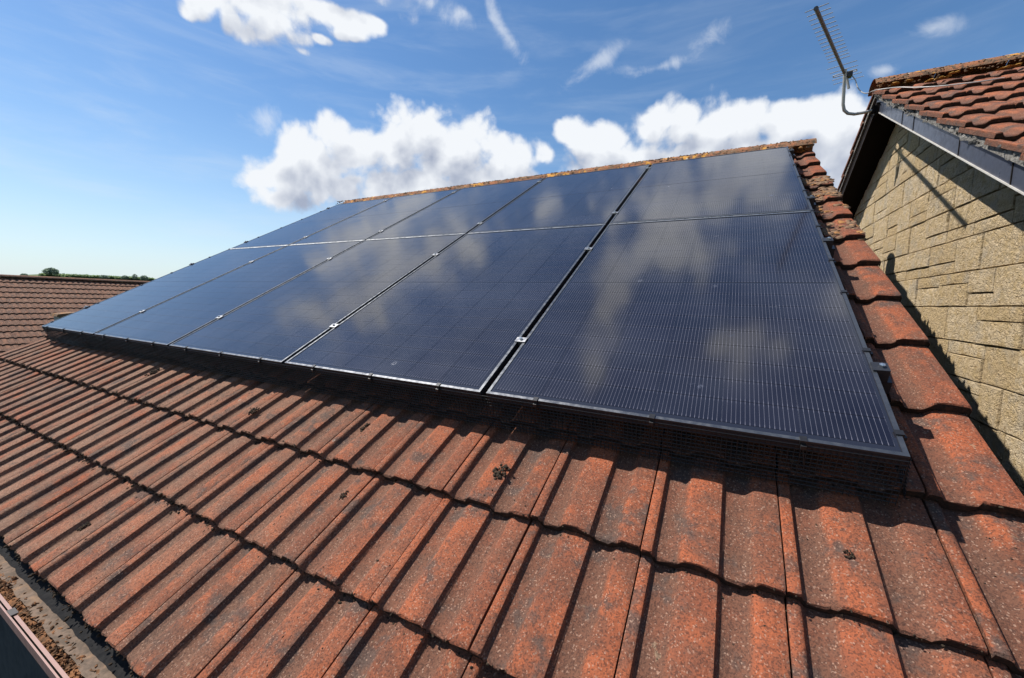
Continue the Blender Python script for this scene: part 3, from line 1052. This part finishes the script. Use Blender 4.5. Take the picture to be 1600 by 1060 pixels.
for row in range(2):
    for k in range(5):
        u = -PW - k * (PW + PG)
        v = row * (PH + PGV)
        Mw = RF @ T(u, v, 0)
        lab = 'black solar panel in the %s row, %s' % ('lower' if row == 0 else 'upper', WHERE[k])
        t = thing('solar_panel', lab, 'solar panel', Mw, 'solar panels in two rows of five on the roof')
        obj('frame', FR, t, Mw)
        obj('backsheet', BS, t, Mw)
        if row == 1:
            obj('seam_glint_strip', STRIP, t, Mw)
        for i in range(6):
            for j in range(18):
                cx = PW / 2 + (i - 2.5) * 0.1825
                cy = PH / 2 + (j - 8.5) * 0.0958 + (0.006 if j > 8 else -0.006)
                obj('solar_cell', CE, t, Mw @ T(cx, cy, -.0016))

ARR_L = 5 * PW + 4 * PG
# rails with clamps
RV = [0.343, 1.350, 2.035, 3.412]
mbf = MB()
mbf.box((-ARR_L - 0.05, -0.02, -.078), (0.042, 0.02, -.0355))
RAIL = mbf.build('rail_bar', M_BLACKAL)
mbf = MB()
mbf.box((-0.024, -0.016, 0.0005), (0.024, 0.016, 0.0045))
mbf.box((-0.009, -0.016, -0.034), (0.009, 0.016, 0.0005))
MIDC = mbf.build('mid_clamp', metal('grey_clamp', (0.30, 0.30, 0.31), 0.38, 0.9))
mbf = MB()
mbf.box((-0.008, -0.02, 0.0006), (0.030, 0.02, 0.005))
mbf.box((0.0025, -0.02, -0.040), (0.030, 0.02, 0.0006))
ENDC = mbf.build('end_clamp', M_BLACKAL)
mbf = MB()
mbf.tube([(0, 0, 0.0046), (0, 0, 0.012)], 0.0075, 6)
mbf.tube([(0, 0, 0.012), (0, 0, 0.014)], 0.004, 6)
BOLT = mbf.build('bolt', M_STEEL)
RN = ['lowest', 'second lowest', 'second highest', 'highest']
for r, v in enumerate(RV):
    Mw = RF @ T(0, v, 0)
    t = thing('mounting_rail', 'black rail with clamps running under the panels, %s of the four' % RN[r], 'mounting rail', Mw, 'panel mounting rails')
    obj('rail_bar', RAIL, t, Mw)
    for k in range(1, 5):
        m2 = Mw @ T(-k * (PW + PG) + PG / 2, 0, 0)
        cl = obj('mid_clamp', MIDC, t, m2)
        obj('bolt', BOLT, cl, m2)
    for side in (0, 1):
        m2 = Mw @ (T(0, 0, 0) if side == 0 else T(-ARR_L, 0, 0) @ Matrix.Rotation(math.pi, 4, 'Z'))
        cl = obj('end_clamp', ENDC, t, m2)
        obj('bolt', BOLT, cl, m2 @ T(0.014, 0, 0.0004))
# roof hooks under the rails
mbf = MB()
mbf.box((-0.015, -0.16, -.122), (0.015, 0.02, -.116))
mbf.box((-0.015, 0.012, -.1158), (0.015, 0.02, -.079))
HOOK = mbf.build('roof_hook', M_ALU)
for r, v in enumerate(RV):
    t = [o for o in bpy.data.objects if o.name.startswith('mounting_rail')][r]
    for k in range(5):
        obj('roof_hook', HOOK, t, RF @ T(-0.42 - k * 1.22, v, 0))

# bird-proofing mesh skirts with clips
rng = random.Random(17)
mbf = MB()
mbf.box((-0.008, -0.0045, -0.020), (0.008, -0.0005, 0.0035))
mbf.box((-0.008, -0.0005, 0.0006), (0.008, 0.013, 0.0035))
mbf.box((-0.006, -0.012, -0.019), (0.006, -0.0045, -0.008))
mbf.tube([(0.0, -0.008, -0.012), (0.004, -0.022, -0.060)], 0.0012, 5)
CLIP = mbf.build('mesh_clip', M_PLASTICK)


def skirt_mesh(length, horiz=True):
    b = MB()
    step = 0.0127
    nv = int(length / step)
    r = 0.0013

    def pt(s, d):
        w = 0.004 * noise.noise(Vector((s * 3.1, d * 8, 0)))
        return Vector((-s, -0.004 - d * 0.14 + w * d * 9, -0.012 - d))
    for i in range(nv + 1):
        s = i * step
        b.tube([pt(s, 0), pt(s, 0.07), pt(s, 0.134)], r, 4, False)
    for j in range(11):
        b.tube([pt(length * i / 60, j * 0.0127) for i in range(61)], r, 4, False)
    return b.build('mesh_panel', M_MESHWIRE)


clip_u = [-5.64, -5.25, -4.86, -4.44, -4.05, -3.67, -3.25, -2.87, -2.50, -2.08, -1.71, -1.35, -0.94, -0.565, -0.20]
clip_v = [0.075, 0.43, 0.82, 1.12, 1.55, 1.80, 2.20, 2.55, 2.90, 3.25]
specs = [('along the lower edge of the panels', RF, ARR_L, [-u for u in clip_u]),
         ('down the right side of the panels', RF @ T(0, PH * 2 + PGV, 0) @ Matrix.Rotation(math.pi / 2, 4, 'Z'), PH * 2 + PGV, [PH * 2 + PGV - v for v in clip_v]),
         ('down the far left side of the panels', RF @ T(-ARR_L, 0, 0) @ Matrix.Rotation(-math.pi / 2, 4, 'Z'), PH * 2 + PGV, clip_v)]
for lab, Mw, L, clips in specs:
    t = thing('bird_mesh', 'black wire bird mesh skirt clipped ' + lab, 'wire mesh', Mw, 'bird mesh skirts around the panels')
    o = obj('mesh_panel', skirt_mesh(L), t, Mw)
    o['kind'] = 'stuff'
    for s in clips:
        obj('mesh_clip', CLIP, t, Mw @ T(-s, 0, 0) @ Matrix.Rotation(rng.uniform(-.08, .08), 4, 'Z'))

# ------------------------------------------------------------------ moss on the roof
R3 = RF.to_3x3()


def surf_z(u):
    """tile profile height at roof coordinate u"""
    x = (u - J0) % CW
    for (x0, z0), (x1, z1) in zip(PROFILE, PROFILE[1:]):
        if x0 <= x <= x1:
            return z0 + (z1 - z0) * (x - x0) / (x1 - x0)
    return RH - 0.004


def tile_n(u, v):
    f = ((v - V0) % GA)
    return PAN_N + surf_z(u) - f * STEP / GA


rng = random.Random(44)
mb = MB()
for k in range(5200):
    c = rng.randrange(0, 4)
    u = -rng.random() ** 0.8 * 6.2 + 0.2
    v = V0 + c * GA + (rng.uniform(-0.004, 0.004) if rng.random() < .6 else -abs(rng.gauss(0, 0.010)))
    left = min(1, max(0, (-u - 0.8) / 2.5))
    if rng.random() > 0.55 + 0.45 * left:
        continue
    s = rng.uniform(.0012, .0042) * (0.8 + 0.9 * left * rng.random())
    up = rng.random() < 0.5
    n = tile_n(u, v + 0.002) - (0 if up else 0.020) + (-0.004 if up else 0)
    if v < V0 + c * GA - 0.003:
        n = tile_n(u, v)
    p = RF @ Vector((u, v, n))
    lump(mb, p, (s * rng.uniform(.8, 1.8), s, s), rng, basis=R3)
for k in range(900):
    u = -rng.random() * 6.2 + 0.2
    v = rng.uniform(V0 + 0.02, 0.0)
    s = rng.uniform(.0008, .0022) * (1.6 if rng.random() < .1 else 1)
    lump(mb, RF @ Vector((u, v, tile_n(u, v))), (s * 1.4, s, s * .5), rng, basis=R3)
o = obj('moss', mb.build('moss', M_MOSS, 70))
o['kind'] = 'stuff'
o['label'] = 'crumbs of dark dry moss caught along the tile edges'
mb = MB()
# verge moss high on the right verge
for k in range(190):
    c = rng.choice([9, 10, 10, 11, 11, 8])
    u = rng.uniform(0.07, 0.245)
    v = V0 + c * GA + rng.uniform(-0.01, 0.30)
    s = rng.uniform(.008, .022)
    lump(mb, RF @ Vector((u, v, tile_n(u, v) + s * .12)), (s * 1.5, s, s * .4), rng, basis=R3)
o = obj('verge_moss', mb.build('verge_moss', M_RIDGEMOSS, 70))
o['kind'] = 'stuff'
o['label'] = 'brown moss crust on the topmost right verge tiles'

mb = MB()
rng = random.Random(45)
for k in range(1500):
    x = XL - 0.15 + rng.random() * (XR - XL + .1)
    a = math.pi * rng.uniform(0.12, 0.75)
    s = rng.uniform(.004, .010)
    lump(mb, (x, RY - math.cos(a) * .118, RZ + .115 + (math.sin(a) - 1) * .112), (s * 1.4, s, s * .8), rng)
o = obj('ridge_moss', mb.build('ridge_moss', M_RIDGEMOSS, 70))
o['kind'] = 'stuff'
o['label'] = 'crust of brown moss and lichen over the ridge tiles'


def moss_clump(u, v, size, label, seed):
    rng = random.Random(seed)
    p = RF @ Vector((u, v, tile_n(u, v)))
    m = MB()
    for k in range(26):
        a, r = rng.random() * 6.28, rng.random() ** .6 * size
        s = size * rng.uniform(.14, .30)
        q = R3 @ Vector((math.cos(a) * r, math.sin(a) * r * 1.3, s * .35 + (size - r) * .25))
        lump(m, q, (s, s, s * .8), rng, basis=R3)
    thing('moss_clump', label, 'moss', T(*p), 'moss clumps lying on the tiles', m.build('moss_clump', M_MOSS, 70))


CL = [(-1.000, -0.205, .026, 'biggest dark round moss clump, in a pan just below the panel gap'),
      (-1.690, -0.145, .020, 'long ragged moss clump in a pan near the left middle of the second course'),
      (-0.115, -0.195, .010, 'small black moss pellet in the pan below the right hand panel'),
      (-1.500, -0.440, .014, 'moss tuft in a pan one course below the long ragged clump'),
      (-2.350, -0.215, .022, 'moss heap caught in a pan left of the long ragged clump'),
      (-2.48, -0.86, .018, 'moss patch close to the eaves on the lowest course'),
      (-3.60, -0.12, .030, 'mossy heap far up on the left near the panel shadow')]
for i, (u, v, s, l) in enumerate(CL):
    moss_clump(u, v, s, l, 100 + i)

# ------------------------------------------------------------------ stone neighbour
XW = 0.93            # wall face
XV = 0.70            # verge
AY, AZ = 3.85, 2.425  # apex of tile crests at the verge
nh = thing('stone_house', 'yellow stone gabled house with red rolled tiles on the right', 'house', T(3.5, 3.8, GZ))


def rake(y, off=0.0):
    """height of a line parallel to the rakes, off below the tile crests"""
    return AZ - abs(y - AY) * math.tan(TH) - off


RD = 5.5             # half width of the gable
XE = 7.5
mb = MB()
mb.prism([(AY - RD, rake(AY - RD, .30)), (AY, rake(AY, .30)), (AY + RD, rake(AY + RD, .30)), (AY + RD, GZ), (AY - RD, GZ)], XW + 0.012, XE)
obj('wall_core', mb.build('wall_core', M_JOINT), nh)


def clip_poly(poly, a, b2, c):
    """keep a*y+b*z<=c"""
    out = []
    for i in range(len(poly)):
        p, q = poly[i], poly[(i + 1) % len(poly)]
        dp, dq = a * p[0] + b2 * p[1] - c, a * q[0] + b2 * q[1] - c
        if dp <= 0:
            out.append(p)
        if dp * dq < 0:
            t = dp / (dp - dq)
            out.append((p[0] + (q[0] - p[0]) * t, p[1] + (q[1] - p[1]) * t))
    return out


rng = random.Random(91)
CH = 0.2185
Z0 = 0.374 - 17 * CH
stuff_mb = MB()
n_stone = 0
tt = math.tan(TH)


def stone(y0, y1, z0, z1):
    global n_stone
    g = 0.0026
    gv_ = 0.0018
    poly = [(y0 + gv_, z0 + g), (y1 - gv_, z0 + g), (y1 - gv_, z1 - g), (y0 + gv_, z1 - g)]
    poly = clip_poly(poly, tt, 1, AZ - .245 + tt * AY)
    poly = clip_poly(poly, -tt, 1, AZ - .245 - tt * AY)
    if len(poly) < 3:
        return
    cy = sum(p[0] for p in poly) / len(poly)
    cz = sum(p[1] for p in poly) / len(poly)
    # subdivide outline, rough outline, rough rock face
    ring = []
    for i in range(len(poly)):
        p, q = poly[i], poly[(i + 1) % len(poly)]
        L = math.hypot(q[0] - p[0], q[1] - p[1])
        k = max(1, int(L / 0.06))
        for j in range(k):
            t = j / k
            ring.append((p[0] + (q[0] - p[0]) * t, p[1] + (q[1] - p[1]) * t))
    n = len(ring)
    proud = rng.uniform(-.004, .008)
    vs = []
    for y, z in ring:
        vs.append((0.02, y - cy, z - cz))
    for lay, (ins, dep) in enumerate(((0.0, 0.004), (0.004, -0.004), (0.45, -0.0055))):
        for y, z in ring:
            dy, dz = y - cy, z - cz
            if ins < .1:
                L = math.hypot(dy, dz)
                k = 1 - (ins + rng.uniform(-.0014, .0014)) / max(L, .02)
            else:
                k = 1 - ins
            vs.append((dep - proud + (rng.uniform(-.0014, .0014) if lay else 0), dy * k, dz * k))
    vs.append((-0.006 - proud + rng.uniform(-.002, .002), 0, 0))
    fs = []
    for r in range(3):
        for i in range(n):
            j = (i + 1) % n
            fs.append((r * n + i, r * n + j, (r + 1) * n + j, (r + 1) * n + i))
    for i in range(n):
        fs.append((3 * n + i, 3 * n + (i + 1) % n, 4 * n))
    p = to_px((XW, cy, cz))
    vis = 1.05 < cy < 5.7 and p is not None and 1290 < p[0] < 1680 and cz > -1.0 and p[1] < 800
    if vis and n_stone < 290:
        b = MB()
        b.v, b.f = vs, fs
        obj('stone', b.build('stone', M_STONE, 50), nh, T(XW, cy, cz))
        n_stone += 1
    else:
        stuff_mb.add([(XW + a - 3.5, b3 + cy - 3.8, c3 + cz - GZ) for a, b3, c3 in vs], fs)


z = Z0
row = 0
while z < AZ:
    y = AY - RD + rng.uniform(0, .2)
    yend = AY + RD
    while y < yend:
        kind = rng.random()
        if kind < 0.50:                       # full height block
            L = rng.choice([.20, .30, .36, .40, .26])
            stone(y, y + L, z, z + CH)
        elif kind < 0.96:                     # jumper over a thin stone
            L = rng.choice([.34, .38, .42, .27])
            s = rng.choice([0.36, 0.34, 0.62, 0.66])
            stone(y, y + L, z, z + CH * s)
            stone(y, y + L, z + CH * s, z + CH)
        else:
            L = rng.choice([.40, .36])
            s = rng.choice([.36, .64])
            d = L * rng.uniform(.4, .6)
            stone(y, y + L, z, z + CH * s)
            stone(y, y + d, z + CH * s, z + CH)
            stone(y + d, y + L, z + CH * s, z + CH)
        y += L
    z += CH
    row += 1
b = stuff_mb.build('distant_stones', M_STONE, 50)
o = obj('stonework_out_of_view', b, nh, PM[nh.name])
o['kind'] = 'stuff'

# soffits, barge boards, trims, mortar, along both rakes
XB = 0.735


def strip(side, off0, off1, x0, x1, name, material, yext=RD + .12, parent=nh, ystart=0.0):
    """a board following the rake between two vertical offsets"""
    m = MB()
    sgn = -1 if side == 'front' else 1
    ya, yb = AY + sgn * ystart, AY + sgn * yext
    m.prism([(ya, rake(ya, off0)), (yb, rake(yb, off0)), (yb, rake(yb, off1)), (ya, rake(ya, off1))], x0, x1)
    return obj(name, m.build(name, material), parent)


for side in ('front', 'rear'):
    bb = strip(side, .112, .222, XB, XB + .018, 'barge_board', M_BARGE_G if side == 'front' else M_BARGE_B)
    bb['label'] = 'barge board on the near rake, sky sheen put into its slate grey' if side == 'front' else 'barge board on the far rake, dimmer light put into its dark brown'
    strip(side, .219, .227, XB - .006, XB - .0005, 'barge_trim', M_TRIM if side == 'front' else M_GUTDARK)
    if side == 'front':
        strip(side, .106, .114, XB - .006, XB - .0005, 'barge_trim', M_TRIM)
    strip(side, .206, .220, XB + .0185, XW + .03, 'soffit', M_SOFFIT)
    strip(side, .047, .1055, XV + .018, XV + .031, 'verge_mortar', M_MORTAR)
    strip(side, .074, .1055, XV + .0312, XB + .09, 'verge_mortar', M_MORTAR)
    strip(side, .085, .205, XB + .11, XE - 0.3, 'roof_core', M_BLACKFELT)
# rough mortar face
mb = MB()
rng = random.Random(77)
for k in range(110):
    d = rng.random() * 3.6
    y = AY - d
    zz = rake(y, rng.uniform(.052, .100))
    lump(mb, (XV + .0185, y, zz), (.0022, rng.uniform(.012, .034), rng.uniform(.008, .020)), rng, rough=.5)
o = obj('mortar_lumps', mb.build('mortar_lumps', M_MORTAR, 60), nh)
o['kind'] = 'stuff'
# board joints (thin dark caps)
for d in (0.75, 1.0, 1.75, 2.3):
    y = AY - d
    m = MB()
    m.box((XB - .003, y - .004, rake(y, .217)), (XB - .0002, y + .004, rake(y, .116)))
    obj('board_joint', m.build('board_joint', M_SOFFIT), nh)

NT = [tile_mesh('roof_tile', M_TILE_N, 0, 1, 0.42, 200 + i, 0.0025) for i in range(5)]
rng = random.Random(61)
n_nt = 0
for side in ('front', 'rear'):
    for r in range(16):
        d = 0.415 + r * 0.350
        if d > RD / ct:
            break
        for cc in range(21 if side == 'front' else 2):
            xx = XV + cc * CW
            jit = T(rng.uniform(-.002, .002), rng.uniform(-.004, .004), rng.uniform(-.001, .0015))
            if side == 'front':
                base = T(xx, AY - d * ct, AZ - d * st_) @ RF @ T(0, 0, -RH) @ jit
            else:
                base = T(xx + CW, AY + d * ct, AZ - d * st_) @ Matrix.Rotation(math.pi, 4, 'Z') @ RF @ T(0, 0, -RH) @ jit
            p = to_px(base.translation)
            p2 = to_px(base @ Vector((CW, .3, 0)))
            vis = side == 'front' and cc < 12 and r < 12 and ((p and -50 < p[0] < 1750 and p[1] < 700) or (p2 and p2[0] < 1750))
            if (vis or side == 'rear') and n_nt < 290:
                obj('roof_tile', NT[rng.randrange(5)], nh, base)
                n_nt += 1
# rest of the front slope as one corrugated sheet
mb = MB()
prof = []
for cidx in range(23):
    for x, zz in PROFILE[::3]:
        xx = XV + 0.02 + cidx * CW + x
        if xx < XE + .2:
            prof.append((xx, zz))
nn = len(prof)
for sgn in (-1, 1):
    k0 = len(mb.v)
    for s in (0, 1):
        for x, zz in prof:
            y = AY + sgn * (0.15 + s * RD)
            mb.v.append((x, y, rake(y, .088) + zz * .4))
    for i in range(nn - 1):
        mb.f.append((k0 + i, k0 + i + 1, k0 + nn + i + 1, k0 + nn + i))
obj('roof_underlay', mb.build('roof_underlay', M_TILE_N, 38), nh)
RN_ = [ridge_mesh('ridge_tile', M_RIDGE, 0.448, 0.125, 90 + i) for i in range(3)]
for i in range(15):
    obj('ridge_tile', RN_[i % 3], nh, T(XV - .01 + i * .45, AY, AZ - .060) @ Matrix.Rotation(random.uniform(-.006, .006), 4, 'Y'))
mb = MB()
rng = random.Random(46)
for k in range(900):
    x = XV + rng.random() ** 1.2 * 3.2
    a = math.pi * rng.uniform(-0.02, 0.62)
    s = rng.uniform(.003, .009)
    lump(mb, (x, AY - math.cos(a) * .132, AZ - .062 + .115 + (math.sin(a) - 1) * .124), (s * 1.4, s, s * .8), rng)
o = obj('ridge_moss', mb.build('ridge_moss', M_RIDGEMOSS, 70), nh)
o['kind'] = 'stuff'
# orange lichen plates
mb = MB()
for (x, d) in ((1.02, .33), (1.10, .31), (1.42, .36), (1.50, .30), (.82, .16), (.90, .14), (1.2, .15)):
    for k in range(5):
        lump(mb, (x + random.uniform(-.03, .03), AY - d * ct + random.uniform(-.02, .02), AZ - d * st_ + .012), (.022, .018, .006), random.Random(int(x * 100) + k))
o = obj('orange_lichen', mb.build('orange_lichen', M_OCHRE, 70), nh)
o['kind'] = 'stuff'

# ------------------------------------------------------------------ aerial
ta = thing('aerial', 'rooftop television aerial on a bent pole fixed to the stone gable peak', 'aerial', T(.735, 3.76, 2.18))
b = MB()
b.tube([(.734, 3.76, 2.18), (.62, 3.76, 2.167), (.56, 3.758, 2.165), (.51, 3.752, 2.178), (.478, 3.745, 2.21), (.464, 3.735, 2.26), (.452, 3.70, 2.40), (.442, 3.66, 2.54)], 0.0135, 10)
obj('mast', b.build('mast', M_AERIAL, 50), ta)
b = MB()
b.box((.712, 3.73, 2.13), (.7345, 3.79, 2.23))
b.tube([(.706, 3.76, 2.15), (.706, 3.76, 2.21)], .026, 8)
obj('mast_bracket', b.build('mast_bracket', M_SOFFIT), ta)
B0 = Vector((.428, 3.635, 2.512))
TIP = Vector((.015, 2.283, 2.344))
bd = (TIP - B0).normalized()
TAIL = B0 - bd * 0.34
ed = Vector((0, 0, 1)).cross(bd).normalized()
if ed.x < 0:
    ed = -ed
b = MB()
b.tube([B0 - bd * .05, TIP], 0.0125, 8)
obj('boom', b.build('boom', M_BOOM, 50), ta)
b = MB()
b.tube([TIP, TIP + bd * .012], 0.0145, 8)
obj('boom_cap', b.build('boom_cap', M_PLASTICK, 50), ta)
b = MB()
b.tube([B0 - bd * .05, TAIL], 0.008, 8)
obj('boom_tail', b.build('boom_tail', M_AERIAL, 50), ta)
LB = (TIP - B0).length
pos = [(0.015 + i * 0.078, .066 + 0.0006 * i) for i in range(15)]
els = [(TIP - bd * s, h) for s, h in pos if s < LB - .12]
els += [(B0 + bd * .15, .105), (B0 + bd * .02, .10), (B0 - bd * .20, .11), (TAIL + bd * .01, .115)]
for p, h in els:
    b = MB()
    q = p + Vector((0, 0, .013))
    b.tube([q - ed * h, q + ed * h], 0.0028, 6)
    obj('element', b.build('element', M_AERIAL), ta)
# folded dipole loop
b = MB()
pts = []
cpt = B0 - bd * .07
for j in range(25):
    a = 2 * math.pi * j / 24
    sx = max(-1, min(1, math.cos(a) * 1.6)) * .085
    pts.append(cpt + ed * sx + bd * (math.sin(a) * .028) + Vector((0, 0, .004)))
b.tube(pts, .004, 6, False)
obj('dipole', b.build('dipole', M_AERIAL, 50), ta)
b = MB()
b.box((-.022, -.03, -.02), (.022, .03, .02), T(*(B0 - bd * .09 + Vector((.03, 0, -.01)))))
obj('junction_box', b.build('junction_box', M_PLASTICK), ta)
b = MB()
b.tube([B0 - bd * .1 + Vector((.01, 0, -.01)), B0 - bd * .13 + Vector((.03, -.02, -.13))], .011, 8)
obj('balun', b.build('balun', M_AERIAL, 50), ta)
J = B0 - bd * .10 + Vector((.045, 0, -.01))
pts = [J, J + Vector((.03, -.02, -.06)), J + Vector((.055, -.04, -.15)), J + Vector((.10, -.08, -.22)), Vector((.66, 3.60, 2.285)), Vector((.72, 3.545, 2.262)), Vector((.80, 3.50, 2.236)),
       Vector((.86, 3.36, 2.158)), Vector((.96, 3.24, 2.09)), Vector((1.08, 3.19, 2.06)), Vector((1.19, 3.18, 2.05)), Vector((1.33, 3.22, 2.066))]
# smooth it
sm = []
for i in range(len(pts) - 1):
    p0, p1, p2, p3 = pts[max(i - 1, 0)], pts[i], pts[i + 1], pts[min(i + 2, len(pts) - 1)]
    for k in range(5):
        t = k / 5
        sm.append(0.5 * ((2 * p1) + (p2 - p0) * t + (2 * p0 - 5 * p1 + 4 * p2 - p3) * t * t + (3 * p1 - p0 - 3 * p2 + p3) * t ** 3))
sm.append(pts[-1])
b = MB()
b.tube([p for p in sm], 0.0042, 6)
thing('aerial_cable', 'pale aerial cable looping from the aerial onto the stone house roof', 'cable', me=b.build('aerial_cable', M_CABLEW, 60))

# ------------------------------------------------------------------ far left house
fh = thing('bungalow', 'brown tiled roof house beyond the left end of the solar panels', 'house', T(-22.5, 4, GZ))
RX, RZ2 = -22.5, 0.73
Mslope = Matrix(((0, -ct, st_, RX), (1, 0, 0, 0), (0, st_, ct, RZ2), (0, 0, 0, 1)))
FT = [tile_mesh('roof_tile', M_TILE_F, 0, 1, 0.42, 300 + i, 0.003) for i in range(3)]
rest = MB()
rng = random.Random(71)
n_ft = 0
for r in range(14):
    vv = -0.36 - r * GA
    for cc in range(-14, 46):
        Mw = Mslope @ T(cc * CW, vv, -RH) @ T(0, rng.uniform(-.004, .004), rng.uniform(-.003, .003))
        p = to_px(Mw.translation)
        vis = p is not None and -25 < p[0] < 250 and p[1] < 570
        if vis and n_ft < 290:
            obj('roof_tile', FT[rng.randrange(3)], fh, Mw)
            n_ft += 1
        else:
            mm = PM[fh.name].inverted() @ Mw
            me = FT[0]
            base = len(rest.v)
            rest.v += [tuple(mm @ q.co) for q in me.vertices]
            rest.f += [tuple(i + base for i in pl.vertices) for pl in me.polygons]
o = obj('more_roof_tiles', mesh_of('more_roof_tiles', rest.v, rest.f, M_TILE_F, 38), fh, PM[fh.name])
o['kind'] = 'stuff'
ya, yb = -14 * CW, 46 * CW
half = 14 * GA + .36
mb = MB()
mb.v = [(RX, ya, RZ2 - .08), (RX, yb, RZ2 - .08)]
ex, ez = half * ct, half * st_
for sgn in (1, -1):
    mb.v += [(RX + sgn * ex, ya, RZ2 - .08 - ez), (RX + sgn * ex, yb, RZ2 - .08 - ez)]
mb.f = [(0, 1, 3, 2), (0, 4, 5, 1), (2, 3, 5, 4), (0, 2, 4), (1, 5, 3)]
obj('roof_core', mb.build('roof_core', M_BLACKFELT), fh)
mb = MB()
mb.box((RX - ex + .4, ya + .2, GZ), (RX + ex - .4, yb - .2, RZ2 - ez - .03))
obj('wall', mb.build('wall', M_RENDER), fh)
FRI = [ridge_mesh('ridge_tile', M_TILE_F, 0.448, 0.12, 95 + i) for i in range(2)]
y = ya
i = 0
while y < yb - .4:
    obj('ridge_tile', FRI[i % 2], fh, T(RX, y, RZ2 - .05) @ Matrix.Rotation(math.pi / 2, 4, 'Z'))
    y += .45
    i += 1

# small pier with lichen on its cap, between the houses
tp = thing('pier', 'grey masonry pier with a brown lichened cap beside the panel corner', 'pier', T(-9.1, 1.1, GZ))
b = MB()
b.box((-9.18, .90, GZ), (-8.97, 1.25, -0.065))
obj('pier_shaft', b.build('pier_shaft', M_RENDER), tp)
b = MB()
b.prism([(.87, -.064), (1.29, -.064), (1.28, -.03), (1.08, -.005), (.88, -.03)], -9.22, -8.93)
obj('cap', b.build('cap', M_RIDGEMOSS), tp)
